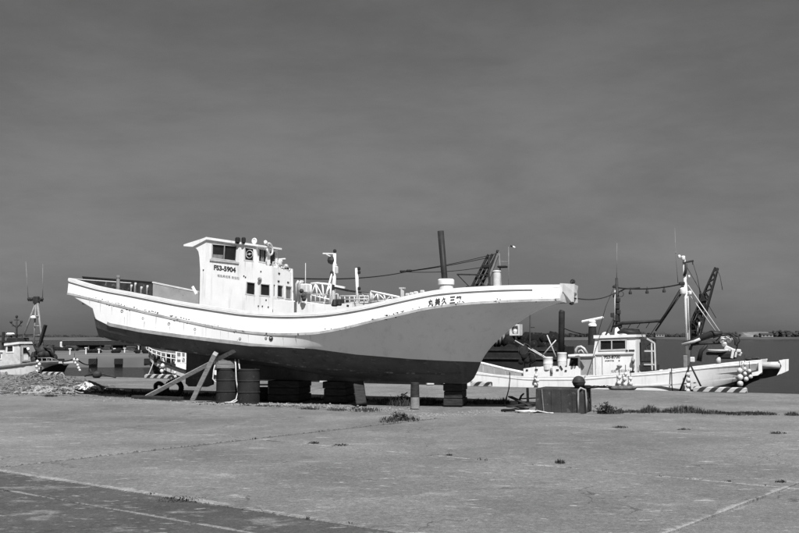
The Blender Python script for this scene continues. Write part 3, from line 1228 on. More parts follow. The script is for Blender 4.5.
for i, w in enumerate(w_sz):
    for d0 in (WS - .045, -WS + .03):
        mb = MB()
        mb.plate(w, [], fnS, d0, d0 + .015)
        mb.build('window_pane', MT['glass'], wh)
    mb = MB()
    mb.plate(inset(w, .02), [inset(w, -.006)], fnS, WS - .02, WS + .008)
    mb.build('window_frame', MT['lightgrey'] if i == 0 else frame_m, wh)
for s_f, ws_ in ((s_u, u_w), (s_l, l_w)):
    for i, w in enumerate(ws_):
        mb = MB()
        mb.plate(w, [], fnF, s_f - .045, s_f - .03)
        mb.build('window_pane', MT['greyglass'] if (s_f == s_l and i == 2) else MT['glass'], wh)
        if s_f == s_l and i == 0:
            continue
        mb = MB()
        mb.plate(inset(w, .02), [inset(w, -.006)], fnF, s_f - .02, s_f + .008)
        mb.build('window_frame', frame_m, wh)
mid = [((w_sz[0][0][k] + w_sz[0][1][k]) / 2, (w_sz[0][3][k] + w_sz[0][2][k]) / 2) for k in (0, 1)]
mb = MB()
mb.bar(F1.p(mid[0][0], WS - .015, mid[1][0]), F1.p(mid[0][1], WS - .015, mid[1][1]), .045, .03)
mb.build('window_mullion', MT['grey'], wh)
mb = MB()
q = [SZ1(212.6, 254.2), SZ1(222.5, 255.0), SZ1(222.2, 258.6), SZ1(212.4, 257.6)]
mb.plate(q, [], fnS, WS - .029, WS - .024)
mb.build('window_blind', MT['grey'], wh)
a, b = w_sz[0][3], w_sz[0][2]
mb = MB()
mb.bar(F1.p(a[0] - .05, WS + .015, a[1] - .05), F1.p(b[0] + .12, WS + .015, b[1] - .06), .03, .05)
mb.build('window_sill', MT['lightgrey'], wh)
mb = MB()
for k in (.42, .62):
    a = [u_w[0][0][j] * (1 - k) + u_w[0][1][j] * k for j in (0, 1)]
    b = [u_w[0][3][j] * (1 - k) + u_w[0][2][j] * k for j in (0, 1)]
    mb.bar(F1.p(s_u - .02, a[0], a[1]), F1.p(s_u - .02, b[0], b[1]), .04, .03)
mb.build('window_blind', MT['grey'], wh)
cs, cz = SZ1(249.2, 254.2)
mb = MB()
mb.torus(F1.p(cs, WS - .012, cz), .105, .010, (F1.h, Vector((0, 0, 1))), 26, 6)
mb.lathe(F1.p(cs, WS - .03, cz), [(.03, 0), (.03, .03), (.01, .035)], 10, ax=(F1.h, Vector((0, 0, 1)), F1.n))
mb.bar(F1.p(cs - .10, WS - .012, cz), F1.p(cs + .10, WS - .012, cz + .01), .015, .012)
mb.build('clear_view_screen', MT['lightgrey'], wh)


def px_text(body, bl, br, h, m, parent, fr=F1, w=WS + .004, name='registration_number', off=.02):
    s0_, z0_ = fr.sz(bl[0], bl[1], w)
    s1_, z1_ = fr.sz(br[0], br[1], w)
    _, zt_ = fr.sz(bl[0], bl[1] - h, w)
    H_ = zt_ - z0_
    return lettering(name, body, lambda x, y: fr.p(s0_ + (s1_ - s0_) * x, w, z0_ + (z1_ - z0_) * x + H_ * y), m, parent, off)


px_text('FS3-5904', (213.8, 270.1), (235.8, 272.9), 5.4, MT['print_black'], wh, off=.05)
px_text('福島県相馬 漁協船', (217.2, 276.9), (239.3, 279.9), 2.9, MT['print_grey'], wh, name='faded_lettering', off=.0)
st_r = random.Random(92)
mb = MB()
for px, py, L_ in ((213, 259.5, .30), (220, 260.5, .18), (228, 261.2, .36), (235.5, 262, .25), (245.2, 261.5, .3), (252.8, 262, .22), (246.5, 295.5, .2), (254.4, 296.5, .26), (260.6, 297.5, .22), (269, 298, .3), (203.6, 270.8, .35), (207, 241.5, .2), (240, 246, .25), (258.6, 306.8, .1), (262.6, 307, .12)):
    s, z = SZ1(px, py)
    w0 = st_r.uniform(.006, .016)
    pts = [F1.p(s + sg * w0 * (1 - k / 4.4), WS + .003, z - L_ * k / 4) for sg in (-1, 1) for k in range(5)]
    mb.add(pts, [(k, k + 1, 6 + k, 5 + k) for k in range(4)])
o = mb.build('rust_run', MT['stain'], wh)
o['kind'] = 'stuff'
# lamps and horns on the roof
for px, r in ((237.6, .068), (243.6, .056)):
    s, z = F1.sz(px, 242.6, .6)
    mb = MB()
    mb.lathe(F1.p(s, .6, z - .03), [(r * .5, 0), (r * .6, .03), (r, .04), (r * 1.05, .10), (r, .15), (r * .6, .175)], 12)
    mb.build('roof_lamp', MT['black'], boat)
s, z = F1.sz(254.3, 241, .5)
mb = MB()
mb.torus(F1.p(s, .5, z), .062, .022, (F1.h, Vector((0, 0, 1))), 18, 8)
mb.bar(F1.p(s, .5, z - .15), F1.p(s, .5, z - .05), .06)
mb.lathe(F1.p(s, .47, z), [(.05, 0), (.05, .04)], 12, ax=(F1.h, Vector((0, 0, 1)), F1.n))
mb.build('searchlight', MT['white'], boat)
# gear along the front edge of the lower house
fg = s_l - .14
for px, py, hgt in ((279.6, 264, .17), (286.0, 266.5, .12)):
    w_, z = F1.wz(px, py + 5.0, fg)
    mb = MB()
    mb.lathe(F1.p(fg, w_, z), [(.05, 0), (.05, .03), (.02, .04), (.02, .1), (.065, .11), (.065, hgt + .04), (.04, hgt + .08)], 12)
    mb.build('deck_lamp', MT['lightgrey'], boat)
w_, z = F1.wz(280.5, 259.2, fg)
mb = MB()
mb.bar(F1.p(fg - .05, w_, z), F1.p(fg + .15, w_, z + .01), .05, .03)
mb.bar(F1.p(fg - .06, w_, z - .05), F1.p(fg + .06, w_, z - .04), .06, .05)
mb.bar(F1.p(fg, w_, z - .3), F1.p(fg, w_, z), .02)
mb.build('horn', MT['white'], boat)
for px in (283.6, 287.4):
    w_, z = F1.wz(px, 270.4, fg)
    mb = MB()
    mb.box(F1.p(fg, w_, z), (.1, .13, .15), F1.rz, bev=.01)
    mb.build('vent_box', MT['black'], boat)
mb = MB()
rp_ = [F1.p(s_l - .03, *F1.wz(px, py, s_l - .03)) for px, py in ((273, 261.8), (278, 263.4), (284, 265.6), (291.6, 268.6))]
mb.tube(rp_, .012)
for q in rp_:
    mb.tube([q, q - Vector((0, 0, .14))], .012)
mb.build('house_top_rail', MT['lightgrey'], boat)
for px, py, rr in ((260.6, 279.3, .055),):
    s, z = SZ1(px, py)
    mb = MB()
    mb.lathe(F1.p(s, WS, z), [(rr * .6, 0), (rr * .7, .02), (rr, .025), (rr, .06), (rr * .6, .075)], 12, ax=(F1.h, Vector((0, 0, 1)), F1.n))
    mb.build('wall_lamp', MT['grey'] if rr > .05 else MT['dark'], wh)
for px, py in ((258.5, 306.0), (262.5, 306.2), (268.4, 307), (244, 276), (245.6, 277.2), (261, 271.5), (266.2, 300), (203.5, 270)):
    s, z = SZ1(px, py)
    MB().box(F1.p(s, WS + .004, z), (.035, .012, .035), F1.rz).build('drain_slot', MT['dark'], wh)
for px, py in ((274.2, 308), (280.6, 309), (286.6, 310), (286.3, 304.8), (295.6, 306.3), (279, 273.5), (278.5, 281.3), (288, 282.5)):
    w_, z = FL(px, py)
    MB().box(F1.p(s_l + .004, w_, z), (.012, .09, .04), F1.rz).build('drain_slot', MT['dark'], wh)
mb = MB()
q = [F1.p(s_u + .03, *FU(269.6, 264)), F1.p(s_u + .05, *FU(270.6, 267)), F1.p(s_u + .03, *FU(271.2, 270))]
mb.tube(q, [.035, .05, .03], 8)
mb.build('corner_bracket', MT['grey'], wh)

# life ring hanging over the roof edge: a separate thing
lw, cz = F1.wz(269.8, 248.4, s_u + .16)
mb = MB()
pts = []
for k in range(15):
    a = math.radians(120 - 300 * k / 14)
    pts.append(F1.p(s_u + .16, lw - (.14 * math.cos(a) - .03 * math.sin(a)), cz - .02 + .155 * math.sin(a)))
mb.tube(pts, [.026] * 15, 8)
mb.tube([F1.p(s_u + .12, lw + .16, cz + .17), F1.p(s_u + .02, lw - .03, cz + .15), F1.p(s_u - .02, lw - .2, cz + .08)], [.045, .055, .04], 8)
tag(mb.build('life_ring', MT['offwhite'], origin=F1.p(s_u + .16, lw, cz)), 'white horseshoe life buoy hung on the front of the big boat wheelhouse', 'life buoy')

# ---------------- fore part: trunk, rails, mast, derrick
ft0, fz0 = F1.sz(300, 303.5, .95)
ft1, fz1 = F1.sz(369, 303.0, .95)
mb = MB()
tp = [F1.sz(273, 316, .7), F1.sz(352, 316, .7), F1.sz(352, 303.0, .7), F1.sz(340, 303.6, .7), F1.sz(318, 304.8, .7), F1.sz(300, 302.6, .7), F1.sz(287, 301.0, .7), F1.sz(273, 299.5, .7)]
mb.plate(tp, [], fnS, -.7, .7)
tb_ = MB()
tb_.plate([(-1.34, A1(S0) - .36), (1.34, A1(S0) - .36), (1.32, A1(S0) - .03), (-1.32, A1(S0) - .03)], [], lambda a, b, d: F1.p(d, a, b), S0 + .03, S0 + .06)
tb_.build('transom_board', MT['darkboard'], boat)
for sd in (-1,):
    tb_ = MB()
    sl_ = np.linspace(S0 + .07, S0 + 4.4, 14)
    v_ = []
    for s in sl_:
        v_ += [F1.p(s, sd * (wA1(s) - .05), A1(s) - .04), F1.p(s, sd * (wB1(s) - .06), A1(s) - .38)]
    tb_.add(v_, [(2 * i, 2 * i + 1, 2 * i + 3, 2 * i + 2) for i in range(len(sl_) - 1)])
    tb_.build('bulwark_lining', MT['darkboard'], boat)
mb.build('deck_trunk', MT['house_white'], boat)
# white box on a post just before the wheelhouse
s, z = F1.sz(306, 288.5, .6)
mb = MB()
mb.box(F1.p(s, .6, z), (.22, .3, .24), F1.rz, bev=.03)
mb.bar(F1.p(s, .6, z - .5), F1.p(s, .6, z - .1), .06)
mb.build('instrument_box', MT['offwhite'], boat)
for px, w_ in ((299.5, .7), (300.9, .2), (296.5, .9)):
    s, z = F1.sz(px, 284, w_)
    _, zb2 = F1.sz(px, 302, w_)
    mb = MB()
    mb.tube([F1.p(s, w_, zb2), F1.p(s, w_, z), F1.p(s + .06, w_, z + .08)], .035, 8)
    mb.build('vent_pipe', MT['lightgrey'], boat)
mb = MB()
for px, py in ((303, 296), (301.5, 291), (304, 299)):
    s, z = F1.sz(px, py, .8)
    mb.ball(F1.p(s, .8, z), .06, 8, 6)
mb.build('winch_drum', MT['dark'], boat)
# whip antenna
s, z0_ = F1.sz(305.3, 303, .3)
_, z1_ = F1.sz(305.3, 263, .3)
MB().tube([F1.p(s, .3, z0_), F1.p(s, .3, z0_ + .6), F1.p(s, .3, z1_)], [.02, .014, .009], 6).build('whip_antenna', MT['lightgrey'], boat)
# signal mast
ms = lambda px, py, w=0.0: F1.W(px, py, w)
mast = MB()
mast.tube([ms(333.0, 304), ms(334.2, 280), ms(334.6, 253.5)], [.055, .05, .04], 8)
mast = mast.build('signal_mast', MT['white'], boat)
MB().tube([ms(324, 303, .5), ms(331.8, 274, .05)], .025, 6).build('mast_leg', MT['white'], mast)
MB().tube([ms(330, 304, -.5), ms(333.4, 276, -.05)], .022, 6).build('mast_leg', MT['white'], mast)
mb = MB()
mb.bar(ms(323, 253.4), ms(334.4, 253.6), .03)
mb.bar(ms(326, 254), ms(333.8, 258.2), .02)
mb.build('mast_spreader', MT['white'], mast)
MB().lathe(ms(334.8, 252.6), [(.03, 0), (.045, .02), (.04, .07), (.02, .09)], 10).build('masthead_lamp', MT['black'], mast)
mb = MB()
mb.lathe(ms(331.6, 264.2), [(.035, 0), (.09, .03), (.115, .10), (.09, .19), (.03, .21)], 12)
mb.build('mast_loudspeaker', MT['dark'], mast)
mb = MB()
mb.lathe(ms(332.8, 276.5), [(.05, 0), (.075, .03), (.07, .12), (.03, .16)], 10)
mb.build('mast_light', MT['dark'], mast)
mb = MB()
mb.box(ms(332.2, 287.5), (.18, .12, .16), F1.rz, bev=.02)
mb.box(ms(331.2, 289.5), (.1, .1, .1), F1.rz, bev=.02)
mb.build('mast_box', MT['dark'], mast)
mb = MB()
mb.box(ms(336.3, 270), (.1, .08, .2), F1.rz, bev=.02)
mb.box(ms(335.9, 265.5), (.06, .06, .1), F1.rz, bev=.02)
mb.build('mast_fitting', MT['lightgrey'], mast)
mb = MB()
mb.bar(ms(331.5, 285.2), ms(344.5, 287.6), .07, .05)
mb.build('mast_arm', MT['white'], mast)
mb = MB()
mb.bar(ms(331.5, 287), ms(348, 290.6, .2), .05)
mb.bar(ms(348, 290.6, .2), ms(371, 294, .2), .045)
mb.build('derrick_boom', MT['black'], boat)
mb = MB()
mb.box(ms(342, 301.5, .3), (.3, .25, .12), F1.rz, bev=.03)
mb.lathe(ms(334.6, 306.5, .9), [(.06, 0), (.09, .03), (.06, .14), (.04, .18)], 10)
mb.lathe(ms(339.2, 305.8, .9), [(.05, 0), (.07, .03), (.05, .12)], 10)
mb.build('deck_winch', MT['black'], boat)
MB().tube([ms(347.5, 306.8, .97), ms(348, 304.8, .97)], .03, 8).build('deck_vent', MT['dark'], boat)
# white post
pst = MB()
pst.tube([ms(357.6, 304, .2), ms(356.6, 268.2, .2)], .042, 8)
pst = pst.build('white_post', MT['white'], boat)
for px, py in ((358.8, 269.3), (358.9, 273.0), (359.0, 289.3)):
    MB().lathe(ms(px, py + 1, .2), [(.03, 0), (.042, .02), (.042, .07), (.02, .09)], 8).build('post_lamp', MT['black'], pst)


def lattice(name, top, bot, w, r, m, parent, posts, diag=True):
    mb = MB()
    tw = [F1.W(px, py, w) for px, py in top]
    bw = [F1.W(px, py, w) for px, py in bot]

    def at(poly, t):
        f = t * (len(poly) - 1)
        i = min(int(f), len(poly) - 2)
        return poly[i].lerp(poly[i + 1], f - i)
    mb.tube(tw, r * 1.35, 6)
    if len(bot) > 1:
        mb.tube(bw, r * .8, 6)
    for k in range(posts + 1):
        mb.tube([at(tw, k / posts), at(bw, k / posts)], r, 5)
        if diag and k < posts:
            a_, b_2 = (at(tw, k / posts), at(bw, (k + 1) / posts)) if k % 2 else (at(bw, k / posts), at(tw, (k + 1) / posts))
            mb.tube([a_, b_2], r * .7, 5)
    return mb.build(name, m, parent)


lattice('lattice_rail', [(311, 283.6), (318, 283.2), (331, 284.6)], [(311, 295), (330, 299.4)], .55, .022, MT['white'], boat, 3)
lattice('guard_rail', [(311, 294.5), (338, 294)], [(311, 302), (338, 302.5)], -.6, .016, MT['lightgrey'], boat, 6, False)
lattice('guard_rail', [(340, 296), (369, 296)], [(340, 302.6), (369, 302)], -.6, .016, MT['lightgrey'], boat, 6, False)
lattice('guard_rail', [(345, 299.5), (369, 299)], [(345, 303), (369, 302.5)], .6, .014, MT['lightgrey'], boat, 5, False)
lattice('lattice_rail', [(371, 291.4), (384, 294), (399.5, 297.2)], [(371, 302), (399.5, 298.6)], .7, .022, MT['white'], boat, 4)
lattice('lattice_rail', [(362, 292.8), (373, 294.6)], [(366, 300), (373, 303)], .2, .02, MT['lightgrey'], boat, 2)
for px in (369.4, 379.6, 371.2):
    MB().bar(ms(px, 293, .5), ms(px, 303, .5), .03).build('rail_post', MT['grey'], boat)
# grey bitt and bow bitt with the dark pole
s, z = F1.sz(402.4, 298.5, .2)
_, z2_ = F1.sz(402.4, 287.4, .2)
mb = MB()
mb.bar(F1.p(s, .2, z - .2), F1.p(s, .2, z2_), .085)
mb.bar(F1.p(s - .07, .2, z2_ - .02), F1.p(s + .07, .2, z2_ - .02), .1, .04)
mb.build('mooring_bitt', MT['lightgrey'], boat)
s, z = F1.sz(446, 292, 0)
_, z2_ = F1.sz(446, 279.4, 0)
r0 = .195
mb = MB()
mb.lathe(F1.p(s, 0, z - .25), [(r0 * .92, 0), (r0 * .95, z2_ - z + .10), (r0 * 1.08, z2_ - z + .12), (r0 * 1.08, z2_ - z + .23), (r0 * .9, z2_ - z + .26)], 20)
mb.build('bow_pedestal', MT['white'], boat)
a, b = F1.W(444.8, 281, 0), F1.W(440.6, 231, 0)
mb = MB()
mb.tube([a - (b - a).normalized() * .2, a, b], [.075, .075, .08], 12)
mb.build('bow_pole', MT['black'], boat)
for px in (410, 414, 418, 424):
    s, z = F1.sz(px, 294 - (px - 410) * .22, 1.4)
    MB().box(F1.p(s, wA1(s) * .98, A1(s) + .03), (.10, .08, .06), F1.rz, bev=.015).build('rail_cleat', MT['offwhite'], boat)

# bow name painted along the bulwark
def bow_name(s_mid, ch, hs, k):
    def fn(x, y):
        s = s_mid + (x - .5) * hs
        zb_, za = B1(s), A1(s)
        t = .10 + .42 * y
        return F1.p(s, wB1(s) + (wA1(s) - wB1(s)) * t + .012, zb_ + (za - zb_) * t)
    lettering('bow_name_character', ch, fn, MT['print_black'], boat, .03)


for k, (ch, px) in enumerate(zip('丸美久三第', (431.6, 438.0, 444.2, 452.0, 457.8))):
    s, _ = F1.sz(px, 300, 1.5)
    bow_name(s, ch, .13, k)

# cable stays of the boat: two dark wires towards the harbour gantry are built below

# ================================================================== WHAT HOLDS THE BOAT UP


def drum(px, py, label, r=.29, h=.88, dy=0):
    q = G(px, py)
    c = Vector((q.x, q.y + r, 0))
    t = thing('oil_drum', label, 'oil drum', c, 0, 'oil drums under the boat')
    pr = [(r - .012, 0), (r, .012), (r, .03), (r - .01, .04), (r - .01, h * .33 - .02), (r + .006, h * .33), (r - .01, h * .33 + .02), (r - .01, h * .66 - .02),
          (r + .006, h * .66), (r - .01, h * .66 + .02), (r - .01, h - .04), (r, h - .03), (r, h - .012), (r - .012, h)]
    MB().lathe(c, pr, 32).build('drum_body', MT['rust'], t)
    MB().lathe(c + Vector((0, 0, h - .018)), [(r - .02, 0), (r - .02, .006)], 24).build('drum_lid', MT['dark'], t)
    MB().lathe(c + Vector((r * .6, -.05, h - .012)), [(.03, 0), (.03, .02)], 10).build('drum_cap', MT['dark'], t)
    return c


dA = drum(225, 403, 'left rusty oil drum of the two, with timber packing on its top')
dB = drum(247, 404.2, 'right rusty oil drum of the two, with a bare top')

t = thing('timber_packing', 'stacked short timbers packed between the left oil drum and the hull', 'timber packing', (dA.x, dA.y, .88))
for k, (w, z, l) in enumerate(((.46, .93, .5), (.50, 1.03, .42))):
    MB().box((dA.x + .03 * k, dA.y - .02, z + .003), (w, l, .094), .08 * k, bev=.01).build('packing_timber', MT['oldwood'], t)

mb = MB()
q = dA + Vector((.22, -.22, 0))
for off, dd in ((0, 0), (.09, .03)):
    pts = [Vector((q.x + .02 + off, q.y - .02, 1.12)), Vector((q.x + .05 + off, q.y - .09, .95)), Vector((q.x + .07 + off * 1.5, q.y - .12, .6)),
           Vector((q.x + .12 + off * 1.1, q.y - .10, .3)), Vector((q.x + .08 + off * .9, q.y - .16, .10)), Vector((q.x - .05 + off, q.y - .24, .03)), Vector((q.x - .20 + off, q.y - .24, .022))]
    mb.tube(pts, .018, 7)
pts = [Vector((dA.x - .27, dA.y - .18, 1.08)), Vector((dA.x - .31, dA.y - .25, .85)), Vector((dA.x - .33, dA.y - .26, .62)), Vector((dA.x - .27, dA.y - .27, .55)), Vector((dA.x - .24, dA.y - .27, .53))]
mb.tube(pts, .016, 7)
tag(mb.build('hanging_rope', MT['rope'], origin=q), 'pale rope hanging in loops down the front of the left oil drum', 'rope')


def prop(px0, py0, px1, py1, w, th, label, wd):
    a = G(px0, py0)
    b = F1.W(px1, py1, w)
    mb = MB()
    a = a + Vector((0, 0, th * .3))
    mb.bar(a, b, wd, th, up=(0, 1, .2), bev=.008)
    # a wooden wedge at the foot
    o = tag(mb.build('wooden_prop', MT['wood'], origin=(a.x, a.y, 0)), label, 'prop', 'timber props leaning on the hull')
    return o


prop(146, 398.3, 236, 349.5, 1.45, .11, 'long slender pole prop leaning at a low angle against the hull', .11)
prop(193, 401.6, 215.5, 353.5, 1.62, .20, 'short broad plank prop standing steeply against the hull', .12)
a, b = G(133, 398.8), G(182, 400.6)
mb = MB()
mb.bar(a + Vector((0, 0, .05)), b + Vector((0, 0, .05)), .16, .09, bev=.012)
tag(mb.build('base_plank', MT['tar'], origin=(a.x, a.y, 0)), 'dark plank lying flat on the ground at the foot of the long prop', 'plank')


def timber_stack(name, px0, px1, base, ztop, depth, rows, label, m='tar', skew=0.0):
    a, b = G(px0, base), G(px1, base)
    c = (a + b) / 2 + Vector((0, depth / 2, 0))
    W_ = (b - a).length
    t = thing(name, label, 'keel block', (c.x, c.y, 0), F1.rz * .5, 'blocks under the keel')
    h = ztop / rows
    for k in range(rows):
        MB().box((c.x + skew * k, c.y + (.02 if k % 2 else 0), h * (k + .5)), (W_ * (1 - .03 * (k % 2)), depth, h - .006), F1.rz * .5 + .03 * (k % 2), bev=.015).build('block_timber', MT[m], t)


zk = kz0 - .004
timber_stack('keel_block', 271, 304, 401.8, zk, 1.1, 3, 'wide black timber keel block, leftmost under the boat')
timber_stack('keel_block', 327, 351, 403.0, zk, 1.0, 3, 'black timber keel block leaning slightly, second from the left under the keel', skew=-.012)
timber_stack('keel_block', 447, 466, 406.2, zk, .9, 3, 'square black timber keel block under the very bow end of the keel')
a = G(361, 406)
mb = MB()
mb.bar(Vector((a.x + .01, a.y + .15, 0)), Vector((a.x - .08, a.y + .45, zk)), .26, .24, up=(0, 1, 0), bev=.02)
tag(mb.build('keel_post', MT['tar'], origin=(a.x, a.y, 0)), 'slim dark tilted timber post under the keel amidships', 'post')
a = G(415, 408.6)
mb = MB()
mb.lathe((a.x, a.y + .1, 0), [(.115, 0), (.11, .03), (.105, .3), (.095, .60)], 12)
mb.lathe((a.x, a.y + .1, .60), [(.09, 0), (.09, .01)], 12)
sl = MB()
sl.lathe((a.x, a.y + .1, .27), [(.109, 0), (.108, .006), (.099, .333), (.09, .345)], 12)  # dark-coloured sleeve around the upper half of the post
cp_ = tag(mb.build('concrete_post', MT['postcon'], origin=(a.x, a.y, 0)), 'short round grey post with a dark upper half under the keel', 'post')
sl.build('dark_upper_sleeve', MT['tar'], cp_)
# dark box and angle iron behind the right drum
a = G(263, 401)
t = thing('dark_crate', 'low black crate behind the right oil drum with a bent pale bar on it', 'crate', (a.x, a.y + .5, 0))
MB().box((a.x, a.y + .5, .17), (.36, .4, .34), .1, bev=.015).build('crate_body', MT['tar'], t)
mb = MB()
for k in (.09, .2, .3):
    mb.box((a.x, a.y + .285, k), (.34, .02, .05), .1)
mb.build('crate_slat', MT['dark'], t)
mb = MB()
mb.bar((a.x - .18, a.y + .22, .42), (a.x + .14, a.y + .22, .42), .04, .05)
mb.bar((a.x + .12, a.y + .21, .42), (a.x + .13, a.y + .21, .17), .05, .04)
mb.build('bent_bar', MT['offwhite'], t)

# tyres
def tyre(px, py, R, lab, yaw, lean=.0):
    a = G(px, py)
    ax0 = Vector((math.cos(yaw), math.sin(yaw), 0))
    ax1 = Vector((math.sin(yaw) * lean, -math.cos(yaw) * lean, 1)).normalized()
    c = Vector((a.x, a.y, 0)) + ax1 * R
    t = thing('old_tyre', lab, 'tyre', (a.x, a.y, 0), 0, 'old tyres')
    mb = MB()
    mb.torus(c, R * .74, R * .26, (ax0, ax1), 28, 10)
    mb.build('tyre_casing', MT['rubber'], t)
    mb = MB()
    nz = ax0.cross(ax1)
    for k in range(28):
        an = 2 * math.pi * k / 28
        rad = ax0 * math.cos(an) + ax1 * math.sin(an)
        tg = ax1 * math.cos(an) - ax0 * math.sin(an)
        mb.box(c + rad * R * .985, (R * .12, R * .36, R * .04), ax=(tg, nz, rad))
    mb.build('tyre_tread', MT['rubber'], t)


tyre(173.5, 397.5, .27, 'old black tyre standing upright behind the timber props', .35, .25)
tyre(162, 395.5, .22, 'smaller dark tyre leaning behind the upright tyre', -.5, .4)

# ================================================================== CONCRETE BLOCK WITH ITS LITTER
bq0, bq1 = G(536, 413.0), G(583.5, 414.2)
bq2 = G(600, 409.5)
c0 = Vector((bq0.x, bq0.y, 0))
vx = Vector((bq1.x - bq0.x, bq1.y - bq0.y, 0))
vy = Vector((bq2.x - bq1.x, bq2.y - bq1.y, 0))
Lx, Ly = vx.length, .85
ux = vx.normalized()
uy = Vector((-ux.y, ux.x, 0))
H_ = .555
uy = (vy.normalized() * .75 + uy * .6).normalized()
t = thing('concrete_block', 'big stained dark concrete block with a ball float lying on its top', 'concrete block', c0 + ux * Lx / 2 + uy * Ly / 2)
mb = MB()
bp = lambda a, b, z: c0 + ux * a + uy * b + Vector((0, 0, z))
e = .02
ri = []
for z, ins in ((0, .0), (.02, -.01), (H_ - .02, 0.0), (H_, .02)):
    ri.append([bp(ins, ins, z), bp(Lx - ins, ins, z), bp(Lx - ins, Ly - ins, z), bp(ins, Ly - ins, z)])
vs = [q for r_ in ri for q in r_]
mb.add(vs, [(0, 3, 2, 1), (12, 13, 14, 15)] + [(r_ * 4 + i, r_ * 4 + (i + 1) % 4, r_ * 4 + 4 + (i + 1) % 4, r_ * 4 + 4 + i) for r_ in range(3) for i in range(4)])
mb.build('block_body', MT['block'], t)
mb = MB()
for k in (.12, .34, .55, .78):
    mb.bar(bp(Lx * k, -.012, .03), bp(Lx * k, -.012, H_ - .03), .014, .02)
for k in (.25, .5, .75):
    mb.bar(bp(Lx + .01, Ly * k, .03), bp(Lx + .01, Ly * k, H_ - .03), .02, .02)
mb.build('form_seam', MT['block'], t)
mb = MB()
pts = [bp(Lx * .90, -.04, .03), bp(Lx * .90, -.045, H_ * .6), bp(Lx * .91, -.05, H_ - .03), bp(Lx * .955, -.05, H_ + .025), bp(Lx + .03, .06, H_ - .02), bp(Lx + .04, .12, H_ * .55), bp(Lx + .04, .12, .03)]
mb.tube(pts, .022, 8)
mb.build('lifting_strap', MT['greyboard'], t)
mb = MB()
mb.bar(bp(Lx * .17, -.015, .02), bp(Lx * .13, -.015, H_ - .02), .03, .02)
mb.bar(bp(.3, -.05, .012), bp(1.0, -.05, .016), .05, .02)
mb.build('edge_strip', MT['oldwood'], t)
# ball float and net on top
fc = bp(Lx * .86, .25, H_ + .14)
mb = MB()
mb.ball(fc, .145, 18, 12, sq=(1, 1, .97))
mb.torus(fc, .146, .012, (ux, uy), 22, 6)
mb.lathe(fc - Vector((0, 0, .155)), [(.07, 0), (.08, .03), (.05, .05)], 10)
tag(mb.build('ball_float', MT['dark'], origin=fc), 'dark round ball float sitting on top of the concrete block', 'float')
mb = MB()
r = random.Random(4)
for k in range(7):
    a_ = bp(Lx * .98 + .08 * k * .4, .3 + .06 * k, H_ + .02)
    pts = [a_]
    for j in range(6):
        pts.append(pts[-1] + Vector((r.uniform(-.02, .13), r.uniform(-.08, .08), r.uniform(-.03, .035))))
    pts = [Vector((q.x, q.y, max(q.z, H_ + .015))) for q in pts]
    mb.tube(pts, .012, 5)
mb.ball(bp(Lx * .93, .45, H_ + .02), .1, 10, 6, sq=(2.2, 1.4, .45), rough=.4, seed=2)
tag(mb.build('net_scrap', MT['darknet'], origin=bp(Lx, .4, H_)), 'scrap of tangled dark net draped over the right top of the concrete block', 'net')

# posts, rod, ropes beside the block
a = G(528, 404.5)
mb = MB()
mb.bar((a.x, a.y, 0), (a.x - .01, a.y, .42), .075, .06, bev=.008)
tag(mb.build('wooden_stake', MT['oldwood'], origin=(a.x, a.y, 0)), 'short straight wooden stake left of the concrete block', 'stake')
a = G(519, 404.5)
mb = MB()
mb.tube([(a.x, a.y, 0), (a.x + .02, a.y, .13), (a.x + .06, a.y, .22), (a.x + .13, a.y, .28)], [.03, .03, .026, .02], 7)
tag(mb.build('bent_pipe', MT['dark'], origin=(a.x, a.y, 0)), 'short bent dark pipe sticking up beside the wooden stake', 'pipe')
a = G(504, 406)
mb = MB()
mb.tube([(a.x, a.y, 0), P(506.5, 398, a.y), P(508.8, 389, a.y), P(509.8, 380, a.y), P(509.6, 372, a.y)], [.018, .016, .014, .012, .01], 6)
tag(mb.build('thin_rod', MT['darkrope'], origin=(a.x, a.y, 0)), 'thin dark curved rod rising out of the grass right of the bow block', 'rod')
t = thing('scrap_planks', 'dark broken planks lying across each other left of the concrete block', 'planks', G(519, 409))
for (p0, p1, z0_, z1_) in (((510, 404.5), (530, 408.5), .20, .06), ((508, 409), (533, 407), .05, .10), ((513, 407), (527, 410), .03, .03), ((522, 402.5), (534, 404), .10, .15)):
    a, b = G(*p0), G(*p1)
    MB().bar(a + Vector((0, 0, z0_)), b + Vector((0, 0, z1_)), .11, .03).build('plank', MT['tar'], t)


def coil(name, label, m, c, R, n, r, seed, h=.05, group=None):
    rr = random.Random(seed)
    mb = MB()
    pts = []
    for k in range(n * 14):
        a = 2 * math.pi * k / 14
        R2 = R * (1 + .25 * noise.noise(Vector((k * .13, seed, 0))))
        pts.append(Vector((c.x + 1.4 * R2 * math.cos(a) + .1 * noise.noise(Vector((k * .05, 2, seed))), c.y + R2 * math.sin(a), r + h * (.5 + .5 * noise.noise(Vector((k * .21, seed, 4)))))))
    mb.tube(pts, r, 6)
    pts = [pts[-1] + Vector((k * .06, -.02 * k + .05 * noise.noise(Vector((k * .6, seed, 9))), -pts[-1].z * min(1, k / 4) + r)) for k in range(7)]
    mb.tube(pts, r, 6)
    return tag(mb.build(name, m, origin=(c.x, c.y, 0)), label, 'rope', group)


coil('rope_coil', 'pale rope coil lying on the concrete left of the dark block', MT['rope'], G(527, 413), .15, 4, .016, 3)
coil('rope_coil', 'loose dull rope heap under the scrap planks', MT['darknet'], G(513, 412), .18, 4, .018, 6)

